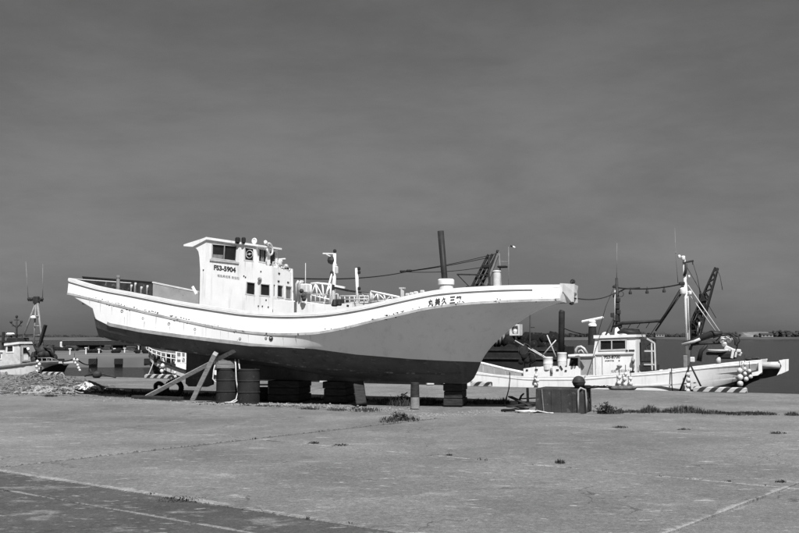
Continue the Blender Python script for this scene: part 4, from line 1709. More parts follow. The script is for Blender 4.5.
# ================================================================== HEAP OF NETS at far left
def net_heap(name, c, rx, ry, h, label, m, mr, nrope, seed, wx=1.0, r=.014):
    t = thing(name, label, 'nets', (c.x, c.y, 0))
    mb = MB()
    nu, nv = 64, 10
    vs, fs = [], []
    def hgt(x, y, k):
        e = 1 - k * k
        return max(0.0, h * e * (.75 + .55 * noise.noise(Vector((x * 1.4, y * 1.4, seed))) + .35 * noise.noise(Vector((x * 4, y * 4, seed + 3))) + .12 * noise.noise(Vector((x * 11, y * 11, seed)))))
    for j in range(nv + 1):
        k = 1 - j / nv
        for i in range(nu):
            a = 2 * math.pi * i / nu
            kk = k * (1 + .12 * noise.noise(Vector((math.cos(a) * 2, math.sin(a) * 2, seed))))
            x, y = c.x + rx * kk * math.cos(a), c.y + ry * kk * math.sin(a)
            vs.append(Vector((x, y, hgt(x, y, k) - (.02 if j == 0 else 0))))
    for j in range(nv):
        for i in range(nu):
            fs.append((j * nu + i, j * nu + (i + 1) % nu, (j + 1) * nu + (i + 1) % nu, (j + 1) * nu + i))
    mb.add(vs, fs)
    mb.build('net_mound', m, t)
    rr = random.Random(seed)
    mbs = [MB(), MB()]
    for _ in range(nrope):
        a, k = rr.uniform(0, 2 * math.pi), math.sqrt(rr.random()) * .95
        x, y = c.x + rx * k * math.cos(a), c.y + ry * k * math.sin(a)
        d = rr.uniform(0, 2 * math.pi)
        pts = []
        for _j in range(9):
            kk = min(1, math.hypot((x - c.x) / rx, (y - c.y) / ry))
            pts.append(Vector((x, y, hgt(x, y, kk) + r * rr.uniform(.6, 2.2))))
            d += rr.uniform(-.8, .8)
            x += math.cos(d) * .09 * wx
            y += math.sin(d) * .09
        mbs[rr.random() < .4].tube(pts, r * rr.uniform(.6, 1.4), 5)
    o = mbs[0].build('net_rope', mr, t)
    o['kind'] = 'stuff'
    o = mbs[1].build('net_cork_line', MT['net'], t)
    o['kind'] = 'stuff'
    return t


net_heap('net_heap', G(24, 389) + Vector((0, 1.2, 0)), 2.2, 1.5, .50, 'long grey heap of fishing nets and ropes at the left edge of the quay', MT['net'], MT['netmid'], 300, 11, r=.013)
net_heap('net_heap', G(83, 391.5) + Vector((0, .3, 0)), .52, .36, .24, 'small bleached white bundle of net at the right end of the net heap', MT['netlight'], MT['rope'], 80, 15, r=.020)
net_heap('net_heap', G(45, 393) + Vector((0, .1, 0)), 1.2, .4, .2, 'low pale strip of rope and net in front of the long grey heap', MT['netmid'], MT['netlight'], 120, 18, r=.024)
for (px0, py0, px1, py1, z1_, lab) in ((4, 385, 9, 369, .62, 'dark pole slanting out of the net heap near the left picture edge'), (12, 384, 18, 372, .5, 'second dark pole poking out of the net heap')):
    a = G(px0, py0)
    b = P(px0 - 6, py1, a.y + .2)
    mb = MB()
    mb.bar(a, b, .06, .05)
    tag(mb.build('net_pole', MT['oldwood'], origin=a), lab, 'pole')

# ================================================================== WEEDS AND GRASS
def blades(mb, c, n, rad, h, rnd, wid=.02, lean=.6, mi=(0, 1)):
    for _ in range(n):
        a = rnd.uniform(0, 2 * math.pi)
        k = rad * math.sqrt(rnd.random())
        q = Vector((c.x + k * math.cos(a), c.y + k * math.sin(a) * .7, c.z))
        hh = h * rnd.uniform(.4, 1.0) * (1 - .45 * k / max(rad, 1e-4))
        d = Vector((rnd.gauss(0, 1), rnd.gauss(0, 1), 0)) * lean * .5
        s = Vector((math.cos(a + 1.57), math.sin(a + 1.57), 0)) * wid * rnd.uniform(.5, 1.2)
        m1 = q + Vector((d.x * hh * .4, d.y * hh * .4, hh * .6))
        tp = q + Vector((d.x * hh, d.y * hh, hh))
        mb.add([q - s * .6, q + s * .6, m1 + s * .5, m1 - s * .5, tp], [(0, 1, 2, 3), (3, 2, 4)], rnd.choice(mi))


def leafy(mb, c, n, h, rnd):
    """weed with stems carrying leaves"""
    for _ in range(n):
        d = Vector((rnd.gauss(0, .35), rnd.gauss(0, .35), 1)).normalized()
        L = h * rnd.uniform(.55, 1.05)
        q = c + Vector((rnd.gauss(0, .07), rnd.gauss(0, .07), 0))
        pts = [q + d * L * k / 4 + Vector((d.x, d.y, 0)) * .15 * (k / 4) ** 2 for k in range(5)]
        mb.tube(pts, [.008, .007, .006, .005, .003], 4, cap=False)
        for _j in range(14):
            k = rnd.uniform(.15, 1)
            p_ = q + d * L * k
            ld = Vector((rnd.gauss(0, 1), rnd.gauss(0, 1), rnd.uniform(-.2, .8))).normalized()
            sd = ld.orthogonal().normalized()
            l_ = rnd.uniform(.035, .085)
            mb.add([p_, p_ + ld * l_ * .5 + sd * l_ * .28, p_ + ld * l_, p_ + ld * l_ * .5 - sd * l_ * .28], [(0, 1, 2, 3)], rnd.choice((0, 1)))


LF = [MT['leaf'], MT['dryleaf']]
rw = random.Random(21)
tufts = [
    (400, 421, .42, .17, 150, 'broad dark weed clump in the joint in front of the bow post', 1),
    (388, 423, .22, .10, 50, 'low weed at the left foot of the broad clump before the bow post', 0),
    (314, 444, .10, .06, 36, 'left of two small flat weed tufts on the mid concrete joint', 0),
    (341, 446, .13, .05, 40, 'right of two small flat weed tufts on the mid concrete joint', 0),
    (449, 456, .06, .05, 20, 'tiny weed tuft on the pale joint below the bow', 0),
    (560, 464, .07, .09, 36, 'lone small weed tuft on the pale joint in the open concrete', 0),
    (781, 483, .07, .05, 26, 'weed tuft where two joints meet at the right', 0),
    (620, 428, .17, .06, 44, 'low weed patch on the concrete below the right grass strip', 0),
    (778, 434, .15, .07, 40, 'low weed patch near the right picture edge', 0),
    (684, 430, .13, .05, 34, 'flat weed patch between two other low patches on the right', 0),
    (606, 414, .20, .24, 110, 'leafy weed growing at the right end of the concrete block', 2),
    (614, 414, .22, .12, 90, 'low dark weed spreading right of the concrete block', 0),
    (650, 412, .22, .20, 100, 'small upright grass clump, leftmost of the right grass strip', 0),
    (684, 412.5, .48, .20, 210, 'largest dark grass clump of the right strip', 0),
    (712, 414, .36, .12, 130, 'low grass clump in the middle of the right strip', 0),
    (742, 415, .46, .10, 130, 'long low grass clump at the right part of the strip', 0),
    (792, 415.5, .17, .11, 60, 'small separate grass tuft by the right picture edge', 0),
    (402, 405, .42, .27, 110, 'leafy weeds standing in the shade left of the round post', 2),
    (386, 404, .26, .20, 110, 'grass clump in the shade left of the tall leafy weeds', 0),
    (428, 404, .36, .24, 140, 'shaded grass clump right of the round post', 0),
    (183, 500, .30, .03, 150, 'flat mossy weed patch on the pale edge of the dark slab', 0),
    (503, 404, .20, .22, 90, 'grass clump around the thin rod', 0),
    (308, 409.5, .3, .09, 60, 'low weed before the wide keel block', 0),
    (366, 411, .42, .12, 100, 'weed clump in front of the slim dark keel post', 0),
    (337, 410.5, .26, .08, 60, 'low weed before the second keel block', 0),
    (50, 397, .25, .12, 70, 'weed tuft on the quay below the net heap', 0),
]
for (px, py, rad, h, n, lab, kind) in tufts:
    c = G(px, py)
    mb = MB()
    blades(mb, c, n * 2, rad, h * 1.15, rw, .016)
    if kind:
        leafy(mb, c, 10 * kind, h * (1.15 if kind < 3 else 1.25), rw)
    grp = 'weed tufts in and beside the concrete joints'
    tag(mb.build('weed_tuft', LF, origin=c), lab, 'weed', grp)


def grass_strip(pts, n, h, wid, label, seed):
    rnd = random.Random(seed)
    mb = MB()
    qs = [G(*p_) for p_ in pts]
    for _ in range(n):
        f = rnd.random() * (len(qs) - 1)
        i = int(f)
        c = qs[i].lerp(qs[i + 1], f - i) + Vector((rnd.gauss(0, .1), rnd.gauss(0, wid), 0))
        k = .45 + .9 * max(0, noise.noise(Vector((c.x * 1.1, c.y, seed))) + .35)
        blades(mb, c, 9, .10, h * k, rnd, .015)
    o = mb.build('grass_strip', LF, origin=qs[0])
    tag(o, label, 'grass', kind='stuff')


grass_strip([(95, 391.5), (140, 394), (215, 396)], 330, .17, .35, 'dark grass growing in the shade behind the props', 31)
grass_strip([(255, 399), (330, 400), (440, 402.5), (500, 403.5)], 420, .15, .28, 'dark grass in the shade under the hull', 32)
grass_strip([(200, 405), (290, 406.5), (380, 409)], 90, .06, .15, 'sparse low grass along the front of the blocks', 33)
grass_strip([(600, 412.5), (700, 413), (770, 415)], 420, .12, .12, 'thin grass line on the right quay', 34)
for k, (pts_, n_, lab) in enumerate((([uv(-11.5, 11.86), uv(-6, 11.86), uv(-1, 11.86), uv(7, 11.86)], 26, 'sparse tiny weeds along the pale middle joint'),
                                     ([uv(-12.35, 8), uv(-12.35, 13), uv(-12.35, 17)], 22, 'sparse tiny weeds along the dark open joint'),
                                     ([uv(-9, 7.08), uv(-5, 7.08), uv(-1, 7.08)], 14, 'sparse tiny weeds along the edge of the dark slab'),
                                     ([uv(-4, 17.3), uv(2, 17.3), uv(9, 17.3)], 40, 'sparse tiny weeds along the far joint on the right'))):
    rnd = random.Random(60 + k)
    mb = MB()
    for _ in range(n_):
        f = rnd.random() * (len(pts_) - 1)
        i = int(f)
        c = pts_[i].lerp(pts_[i + 1], f - i) + Vector((rnd.gauss(0, .02), rnd.gauss(0, .02), 0))
        blades(mb, c, rnd.randint(5, 16), .045, rnd.uniform(.02, .06), rnd, .010)
    tag(mb.build('joint_weeds', LF, origin=pts_[0]), lab, 'weeds', kind='stuff')
tag(crumbs('pebbles', [G(40, 520), G(200, 450), G(400, 480), G(600, 440), G(760, 520)], 260, 1.6, .016, MT['earth'], 77), 'small dark pebbles scattered over the concrete', 'pebbles')
grass_strip([(0, 395), (60, 396), (130, 397)], 110, .07, .2, 'thin grass at the foot of the net heap', 35)

# ================================================================== MOORED BOATS
def rope_between(name, a, b, d, r, m, label, cat='rope', group=None, n=14):
    mb = MB()
    mb.tube(sag(a, b, d, n), r, 5)
    return tag(mb.build(name, m, origin=a), label, cat, group)


def floats(fr, spec, label, group, w=1.42, name='float_string'):
    """a string of floats: spec = [(px, py, radius_px)]"""
    cs = [fr.W(px, py, w) for px, py, _ in spec]
    t = thing(name, label, 'floats', cs[-1], 0, group)
    pxm = (cs[0] - EYE).y / FPX
    mb = MB()
    mb.tube([cs[0] + Vector((0, 0, .3))] + cs, .012, 5)
    mb.build('float_line', MT['darkrope'], t)
    for (px, py, rp), c in zip(spec, cs):
        R = rp * pxm * .9
        m_ = MB()
        m_.ball(c, R, 14, 10, sq=(1, 1, 1.08), rough=.12, seed=px)
        m_.lathe(c + Vector((0, 0, R * .95)), [(R * .28, 0), (R * .3, R * .12), (R * .15, R * .2)], 8)
        m_.build('float', MT['float'], t)
    return t


# ---------------- right white boat
F2 = Frame(6.86, 35.0, 26.8)
fnW = lambda fr: (lambda a, b, d: fr.p(a, d, b))
rb = thing('fishing_boat', 'white fishing boat moored along the quay at right with radar and a dark boom', 'boat', F2.p(0, 0, WZ), F2.rz)
s_e = F2.sz(762, 365, .6)[0]
wA2 = pchip([-14, -8, -3, 2, s_e - 1.2, s_e], [.75, 1.25, 1.36, 1.36, 1.1, .72])
A2, sa2 = pxcurve(F2, [(440, 366), (470, 371), (497, 375), (523, 376.5), (575, 376.3), (617, 374.2), (640, 372.6), (660, 370.6), (697, 366.6), (737, 362.2), (761, 360)], wA2)
B2, sb2 = pxcurve(F2, [(440, 369.5), (470, 373.5), (497, 376.4), (531, 379.8), (575, 379.8), (617, 376.9), (660, 374), (697, 369.3), (739, 365), (761, 363)], wA2)
wC2 = pchip([-14, -8, -3, 2, s_e - 2.4, s_e - 1, s_e - .02], [.72, 1.23, 1.37, 1.36, 1.2, .8, .40])
C2, _ = pxcurve(F2, [(440, 383), (470, 387), (520, 393), (600, 394), (660, 392), (700, 388.5), (720, 385.5), (735, 381.6), (752, 376.5), (762, 374)], wC2)
wD2 = lambda s: wC2(s) * .75
K2, _ = pxcurve(F2, [(430, 430), (600, 440), (700, 430), (728, 405), (740, 390), (750, 383), (763, 378.5)], lambda s: 0.0, lin)
hull2, bot2 = build_hull(F2, rb, sa2[0], s_e - .02, s_e, A2, lambda s: wA2(s) - .02, B2, wA2, C2, wC2, lambda s: C2(s) * .6 + K2(s) * .4, wD2, K2, lambda s: .8, lambda s: C2(s), (MT['house_white'], MT['dark']), n=70)
for sd in (1, -1):
    MB().sweep(rail_path(F2, A2, wA2, sa2[0], s_e, 60, sd, -.05, -.01), .09, .04).build('cap_rail', MT['white'], rb)
    MB().sweep(rail_path(F2, B2, wA2, sa2[0] + .5, s_e - .6, 60, sd, -.012, 0), .04, .035).build('rub_rail', MT['lightgrey'], rb)
lowrub = [(600, 386.5), (640, 386), (670, 385), (695, 382.8), (737.6, 377.8)]
mb = MB()
for (a, b) in zip(lowrub[:-1], lowrub[1:]):
    pa, pb = [F2.W(*q_, np.interp(q_[0], (600, 640, 670, 695, 738), (1.365, 1.37, 1.365, 1.33, 1.06))) for q_ in (a, b)]
    mb.bar(pa, pb, .03, .04)
mb.build('lower_rub_rail', MT['lightgrey'], rb)
mb = MB()
dk = np.linspace(sa2[0] + .1, s_e - .05, 30)
vs = []
for s in dk:
    vs += [F2.p(s, wA2(s) - .06, A2(s) - .3), F2.p(s, -(wA2(s) - .06), A2(s) - .3)]
mb.add(vs, [(2 * i, 2 * i + 1, 2 * i + 3, 2 * i + 2) for i in range(len(dk) - 1)])
mb.build('deck', MT['deck'], rb)
# bow end: white cheek plate, roller and prow plates
mb = MB()
q = [F2.sz(*k, .72) for k in ((737.5, 362), (761.8, 359.6), (762.3, 372), (758, 375.3), (752, 376), (752, 372.5), (758.5, 371), (758.6, 362.8), (738, 365.6))]
mb.plate(q, [], fnW(F2), .70, .76)
mb.build('bow_cheek', MT['white'], rb)
q0, q1 = F2.W(761, 365.6, .45), F2.W(780.5, 365.2, .45)
mb = MB()
mb.tube([q0, q1], .115, 14)
mb.build('bow_roller', MT['lightgrey'], rb)
mb = MB()
q = [F2.sz(*k, .3) for k in ((745, 367), (779, 368), (778.5, 373.5), (776.5, 375.6), (763, 378.8), (748, 382.5), (740, 386), (738, 372))]
mb.plate(q, [], fnW(F2), -.4, .34)
mb.build('bow_flare', MT['dark'], rb)
for w0, w1 in ((.36, .56), (-.5, -.42)):
    mb = MB()
    q = [F2.sz(*k, .45) for k in ((785.7, 359.6), (779.3, 360.2), (780.6, 363), (782, 366), (780, 370.5), (777.2, 375.2), (785.6, 371.4))]
    mb.plate(q, [], fnW(F2), w0, w1)
    mb.build('prow_plate', MT['white'], rb)
# stern rail with open gap
mb = MB()
rp = [F2.W(px, py, 1.15) for px, py in ((455, 358.5), (483, 363.4), (505, 368.8), (523, 372.4))]
mb.tube(rp, .045, 7)
mb.build('stern_rail', MT['white'], rb)
for px, py in ((483, 363.4), (494, 366.5), (505, 368.8), (515, 371)):
    q = F2.W(px, py, 1.15)
    MB().bar(q, q - Vector((0, 0, .30)), .05).build('rail_post', MT['greyboard'], rb)
mb = MB()
q = [F2.sz(*k, -1.1) for k in ((470, 362), (523, 371.5), (523, 377), (470, 374))]
mb.plate(q, [], fnW(F2), -1.15, -1.1)
mb.build('stern_board', MT['greyboard'], rb)
# bulwark box and deck gear aft of the house
W2 = .62
S2 = lambda px, py: F2.sz(px, py, W2)
mb = MB()
q = [S2(*k) for k in ((523.5, 378), (523.5, 368.6), (535, 366.8), (567, 367.2), (567.5, 358.8), (570, 355.6), (577, 354.6), (593, 355.2), (595.5, 336.6), (635.4, 335.8), (636, 374), (617, 376), (575, 378))]
wh2 = [[(570.4, 357.8), (578, 358), (578, 366), (568.8, 366)], [(600.6, 340.8), (611.2, 340.7), (611.2, 349.2), (600.4, 349.6)], [(612.2, 340.6), (625.2, 340.4), (625.4, 348.6), (612.2, 349.2)],
       [(580, 357.2), (593, 357.2), (593.2, 375), (580.4, 375.4)]]
h2 = [[S2(*k) for k in w] for w in wh2]
mb.plate(q, h2, fnW(F2), W2 - .05, W2)
mb.plate(q, h2[:3], fnW(F2), -W2, -W2 + .05)
house2 = mb.build('wheelhouse', MT['house_white'], rb)
for i, w in enumerate(h2):
    for (d0, d1) in ((W2 - .04, W2 - .025), (-W2 + .025, -W2 + .04)):
        mb = MB()
        mb.plate(w, [], fnW(F2), d0, d1)
        if i == 3:
            if d0 > 0:
                mb.build('sliding_door', MT['greyboard'], house2)
        else:
            mb.build('window_pane', MT['glass'], house2)
mb = MB()
fr_ = [S2(*k) for k in ((598.6, 339.0), (627, 338.6), (627.2, 350.4), (598.4, 351.2))]
mb.plate(fr_, [h2[1], h2[2]], fnW(F2), W2 - .02, W2 + .02)
mb.build('window_frame', MT['lightgrey'], house2)


def across(fr, a, b, w, t, m, parent, name):
    A_, B_ = fr.sz(*a, W2), fr.sz(*b, W2)
    mb = MB()
    d = Vector((B_[0] - A_[0], B_[1] - A_[1])).normalized()
    nn = Vector((-d.y, d.x)) * t
    vs = []
    for (s, z) in (A_, B_):
        for sd in (-w, w):
            vs += [fr.p(s, sd, z), fr.p(s + nn.x, sd, z + nn.y)]
    mb.add(vs, [(0, 2, 6, 4), (1, 5, 7, 3), (0, 1, 3, 2), (4, 6, 7, 5), (0, 4, 5, 1), (2, 3, 7, 6)])
    return mb.build(name, m, parent)


iw = W2 - .06
across(F2, (595.6, 336.6), (593.2, 355), iw, .04, MT['house_white'], house2, 'rear_wall')
s2f = S2(635.6, 345)[0]
F2F = lambda px, py: F2.wz(px, py, s2f)
mb = MB()
zA, zB, zC = F2F(635.6, 335.9)[1], F2F(642.8, 343.5)[1], F2F(643.8, 374)[1]
mb.plate([(iw, zA), (iw * .2, zA), (-iw, zB), (-iw, zC), (iw, zC)], [], lambda a, b, d: F2.p(d, a, b), s2f - .05, s2f)
mb.build('front_wall', MT['house_white'], house2)
across(F2, (567, 367), (570, 356), iw, .04, MT['house_white'], house2, 'rear_cabin_wall')
across(F2, (523.8, 368.8), (523.8, 377), iw, .04, MT['house_white'], house2, 'bulwark_end')
mb = MB()
a, b = S2(594, 337.0), S2(636.6, 335.4)
mb.plate([(a[0], a[1] - .05), (b[0], b[1] - .05), (b[0], b[1] + .03), (a[0], a[1] + .06)], [], fnW(F2), -W2 - .06, W2 + .06)
mb.build('roof', MT['white'], house2)
mb = MB()
a, b = S2(568.5, 355.6), S2(636, 353.6)
b2 = S2(595, 355.0)
mb.plate([(a[0], a[1] - .03), (b2[0], b2[1] - .03), (b2[0], b2[1] + .04), (a[0], a[1] + .04)], [], fnW(F2), -W2 - .05, W2 + .05)
mb.build('cabin_roof', MT['white'], house2)
mb = MB()
mb.bar(F2.W(577, 354.8, W2 + .02), F2.W(634, 353.4, W2 + .02), .05, .04)
mb.bar(F2.W(595.5, 354.8, W2 + .01), F2.W(596, 374.5, W2 + .01), .03, .03)
mb.bar(F2.W(602.4, 355.5, W2 + .01), F2.W(602.8, 374.5, W2 + .01), .03, .03)
mb.build('wall_batten', MT['lightgrey'], house2)
px_text('FS3-8700', (604.4, 358.8), (620.2, 358.4), 3.2, MT['print_black'], house2, F2, W2 + .006, off=.03)
px_text('相馬港船', (605, 361.8), (614, 361.5), 1.6, MT['print_black'], house2, F2, W2 + .006, 'small_lettering', .04)
px_text('9', (618.4, 361.6), (620, 361.5), 1.6, MT['print_black'], house2, F2, W2 + .006, 'small_lettering', .04)
px_text('船舶 漁協204ト', (611.2, 372.8), (629.6, 371.8), 3.0, MT['print_grey'], house2, F2, W2 + .006, 'faded_lettering', .0)
px_text('WAVE LINE', (625.4, 347.0), (639.6, 346.4), 1.8, MT['print_grey'], house2, F2, W2 + .006, 'faded_lettering', .0) if False else None
for (x0, x1, y) in ((625.8, 628, 350.6), (629, 634.6, 350.4), (630, 634.6, 371.6)):
    mb = MB()
    a, b = S2(x0, y), S2(x1, y)
    mb.bar(F2.p(a[0], W2 + .01, a[1]), F2.p(b[0], W2 + .01, b[1]), .02, .05)
    mb.build('wall_vent', MT['black'], house2)
mb = MB()
mb.ball(F2.W(619.5, 366, W2 + .03), .06, 10, 7, sq=(1.7, .6, .7))
mb.build('wall_lamp', MT['grey'], house2)
mb = MB()
mb.tube([F2.W(633, 356, W2 + .03), F2.W(632, 361, W2 + .05), F2.W(634, 366, W2 + .04), F2.W(632.5, 371, W2 + .03)], .03, 6)
mb.ball(F2.W(633, 360.5, W2 + .07), .07, 9, 6)
mb.build('wall_fitting', MT['grey'], house2)
# roof fin, low dome
mb = MB()
q = [S2(*k) for k in ((612, 335.6), (612.4, 328.4), (614.3, 327), (617.5, 331), (625.5, 335), (626, 335.8))]
mb.plate(q, [], fnW(F2), .2, .28)
mb.build('roof_fin', MT['white'], rb)
MB().lathe(F2.W(605.3, 335.4, .2), [(.16, 0), (.15, .05), (.08, .10), (.02, .12)], 14).build('roof_dome', MT['offwhite'], rb)
MB().box(F2.W(599, 336, .4), (.14, .14, .12), F2.rz, bev=.02).build('roof_lamp', MT['dark'], rb)
# radar: dark pedestal, dome, scanner bar
rd = MB()
rd.lathe(F2.W(592.6, 345, 0) , [(.16, 0), (.15, .3), (.13, .62), (.15, .64)], 10)
rd = rd.build('radar_pedestal', MT['black'], rb)
MB().lathe(F2.W(592.4, 329, 0), [(.06, 0), (.10, .04), (.15, .10), (.15, .15), (.11, .2), (.13, .26), (.08, .33)], 14).build('radar_dome', MT['white'], rd)
a, b = F2.W(581.4, 321.8, 0), F2.W(603.6, 317.4, 0)
MB().bar(a, b, .10, .085, bev=.03).build('radar_scanner', MT['white'], rd)
# hose arch, drums and boxes aft
mb = MB()
mb.tube([F2.W(px, py, .9) for px, py in ((575.8, 354), (575.8, 349.5), (578, 347), (581, 346.6), (584, 348.5), (587, 353.5))], .045, 8)
mb.tube([F2.W(px, py, .9) for px, py in ((578.5, 354), (579, 351), (581.5, 350), (584, 353.5))], .03, 8)
mb.build('hose_arch', MT['lightgrey'], rb)
for (x0, x1, y0, y1, w_) in ((543, 553, 356.8, 367.5, .5), (557.4, 567, 352.4, 366.5, .3)):
    a = F2.W((x0 + x1) / 2, y1 + 2, w_)
    b = F2.W((x0 + x1) / 2, y0, w_)
    R = (x1 - x0) / 2 * a.y / FPX
    H2 = b.z - a.z
    mb = MB()
    mb.lathe(a, [(R * .95, 0), (R * .95, H2 * .45), (R, H2 * .47), (R * .95, H2 * .5), (R * .97, H2 * .9), (R * 1.02, H2 * .93), (R * .96, H2)], 18)
    tag(mb.build('white_tank', MT['offwhite'], origin=a), ('lower round white tank farther from the cabin' if x0 < 550 else 'taller round white tank next to the cabin') + ' of the right boat', 'tank', 'tanks on the right boat')
for (px, py, w_, sz_) in ((527, 370, W2 + .01, .08), (536.4, 369.5, W2 + .01, .1), (557.5, 369.8, W2 + .01, .09), (565.8, 370.6, W2 + .01, .07), (551, 372, W2 + .01, .05)):
    s, z = F2.sz(px, py, w_)
    MB().box(F2.p(s, w_, z), (sz_, .03, .045), F2.rz).build('scupper', MT['dark'], rb)
MB().tube([F2.W(551.5, 367.8, W2 + .04), F2.W(551.8, 374, W2 + .05)], .04, 7).build('drain_pipe', MT['grey'], rb)
MB().bar(F2.W(560, 366, W2), F2.W(562.5, 369.5, W2), .05, .05).build('cleat', MT['dark'], rb)
# dark poles, spindly davit
MB().tube([F2.W(561, 366, -.6), F2.W(561.8, 312, -.6), F2.W(562.4, 310.4, -.6)], [.11, .11, .09], 10).build('dark_post', MT['black'], rb)
mb = MB()
mb.tube([F2.W(530, 368, -.4), F2.W(530, 314.5, -.4)], [.035, .025], 7)
mb.bar(F2.W(530, 327.5, -.4), F2.W(534.5, 327.5, -.4), .03)
mb.build('thin_post', MT['dark'], rb)
mb = MB()
for (a, b) in (((515, 340.5), (553, 362.5)), ((532, 349), (552, 361)), ((556, 340), (541, 357)), ((547, 335), (556, 357))):
    mb.tube([F2.W(*a, .3), F2.W(*b, .3)], .022, 5)
mb.build('deck_spar', MT['lightgrey'], rb)
mb = MB()
cc = F2.W(524.5, 350, .3)
mb.torus(cc, .23, .018, (F2.h, Vector((0, 0, 1))), 22, 5)
mb.torus(F2.W(530, 358, .35), .20, .016, (F2.h, Vector((0, 0, 1))), 20, 5)
mb.tube([cc + Vector((0, 0, .25)), cc - Vector((0, 0, .6))], .025, 6)
mb.lathe(cc + F2.n * .05, [(.17, -.02), (.17, .02)], 16, ax=(F2.h, Vector((0, 0, 1)), F2.n))
mb.build('line_hauler', MT['dark'], rb)
mb = MB()
for px, py in ((521, 362), (527, 361), (533, 360), (524, 357)):
    mb.ball(F2.W(px, py, .5), .11, 9, 6, sq=(1, 1, .9), rough=.3, seed=px)
mb.build('coiled_gear', MT['darknet'], rb)
# open space ahead of the wheelhouse: dark frame
mb = MB()
for (a, b) in (((647, 338.5), (654.5, 343)), ((654.5, 343), (655.4, 370)), ((644.5, 351), (654.8, 351)), ((644, 364.5), (655, 364.5)), ((651.5, 343), (652, 370))):
    mb.bar(F2.W(*a, .9), F2.W(*b, .9), .05)
mb.build('deck_frame', MT['lightgrey'], rb)
mb = MB()
mb.box(F2.W(649.5, 367.6, .3), (.42, 1.2, .22), F2.rz, bev=.02)
mb.box(F2.W(648.5, 350, -.3), (.34, .9, .8), F2.rz, bev=.03)
mb.torus(F2.W(649.3, 347.5, .85), .11, .03, (F2.h, Vector((0, 0, 1))), 16, 6)
mb.build('deck_machinery', MT['dark'], rb)
# aft dark mast
m1 = MB()
m1.tube([F2.W(618, 336, 0), F2.W(617.4, 305, 0), F2.W(616.6, 278, 0)], [.10, .07, .045], 8)
m1 = m1.build('dark_mast', MT['dark'], rb)
MB().tube([F2.W(616.6, 279, 0), F2.W(617, 243, 0)], [.011, .006], 5).build('whip_antenna', MT['grey'], m1)
mb = MB()
for (px, py, q) in ((618.2, 300, .1), (617, 306, .13), (618.6, 312, .1), (616, 318, .14), (614, 286.5, .06), (614.2, 296, .07), (619.5, 325, .12), (612.6, 315, .1)):
    mb.box(F2.W(px, py, .05), (q * 1.3, q, q * 1.6), F2.rz, bev=.02)
mb.tube([F2.W(605, 336, .5), F2.W(616, 314, .05)], .025, 5)
mb.tube([F2.W(611, 332, -.5), F2.W(617, 312, -.05)], .025, 5)
mb.bar(F2.W(612.5, 287, 0), F2.W(619, 288, 0), .04)
mb.torus(F2.W(621, 294, .1), .09, .012, (F2.h, Vector((0, 0, 1))), 14, 5)
mb.build('mast_gear', MT['dark'], m1)
MB().tube([F2.W(614.6, 320, .12), F2.W(615, 290, .1)], .022, 5).build('mast_pipe', MT['lightgrey'], m1)
mb = MB()
mb.tube([F2.W(612, 327, .1), F2.W(622, 323.2, .1), F2.W(661, 320.8, .1)], [.03, .06, .05], 7)
for px in (641, 632, 650):
    mb.tube([F2.W(px, 322, .1), F2.W(px - 4, 328, .1)], .012, 5)
mb.build('stowed_spar', MT['black'], rb)
mb = MB()
mb.ball(F2.W(629, 333, 0), .3, 14, 8, sq=(1.5, 1, .5), rough=.35, seed=3)
mb.build('tarpaulin_bundle', MT['black'], rb)
# fore white mast
m2 = MB()
m2.tube([F2.W(689, 366, 0), F2.W(686.2, 305, 0), F2.W(684, 262, 0), F2.W(683.8, 256, 0)], [.085, .075, .055, .04], 9)
m2 = m2.build('white_mast', MT['white'], rb)
mb = MB()
mb.tube([F2.W(686, 264, .05), F2.W(685.8, 270, .05), F2.W(684.5, 276, .05)], .05, 7)
mb.bar(F2.W(683, 263, .05), F2.W(693.5, 260.8, .05), .055)
mb.bar(F2.W(692.6, 260.8, .05), F2.W(692.8, 264.5, .05), .03)
mb.box(F2.W(682, 283.5, .05), (.2, .14, .12), F2.rz, bev=.03)
mb.build('mast_head_gear', MT['dark'], m2)
mb = MB()
for px, py, q in ((679.3, 256.4, .05), (683.2, 258.5, .07), (689, 276, .04), (683, 292.6, .11), (690, 293, .06)):
    mb.lathe(F2.W(px, py + 1.5, .08), [(q * .8, 0), (q, q * .3), (q, q * 1.6), (q * .5, q * 2)], 10)
mb.build('mast_lamp', MT['white'], m2)
mb = MB()
mb.tube([F2.W(678, 283, .05), F2.W(675.6, 252, .05), F2.W(674.8, 228, .05)], [.012, .009, .006], 5)
mb.box(F2.W(675.9, 252, .05), (.06, .05, .06), F2.rz)
mb.build('whip_antenna', MT['grey'], m2)
for k, (a, b, w_) in enumerate((((684, 286), (659.5, 323), .5), ((685, 288), (655.5, 331), .3), ((688, 285), (719.5, 331), .5), ((686.5, 290), (715.5, 331), .1))):
    mb = MB()
    mb.tube([F2.W(*a, 0), F2.W(*b, w_)], .03 if k < 2 else .018, 5)
    mb.build('mast_stay', MT['black'] if k < 2 else MT['lightgrey'], m2)
MB().tube([F2.W(688.6, 330, .12), F2.W(688, 296, .1)], .02, 5).build('mast_pipe', MT['lightgrey'], m2)
for k, pl in enumerate((((692.6, 262, .05), (697, 276, .1), (701, 296, .1)), ((716.4, 268, -.3), (720, 276, -.2), (722.5, 290, -.1)), ((684, 262, 0), (700, 290, .0), (716, 318, .1)), ((616.6, 281, 0), (606, 306, .2), (598, 334, .4)), ((683, 284, .0), (666, 312, -.4), (648, 338, -.6)), ((690, 300, .1), (691, 330, .2), (690.5, 362, .4)))):
    MB().tube([F2.W(*q_) for q_ in pl], .011, 5).build('rigging_line', MT['dark'], m2)
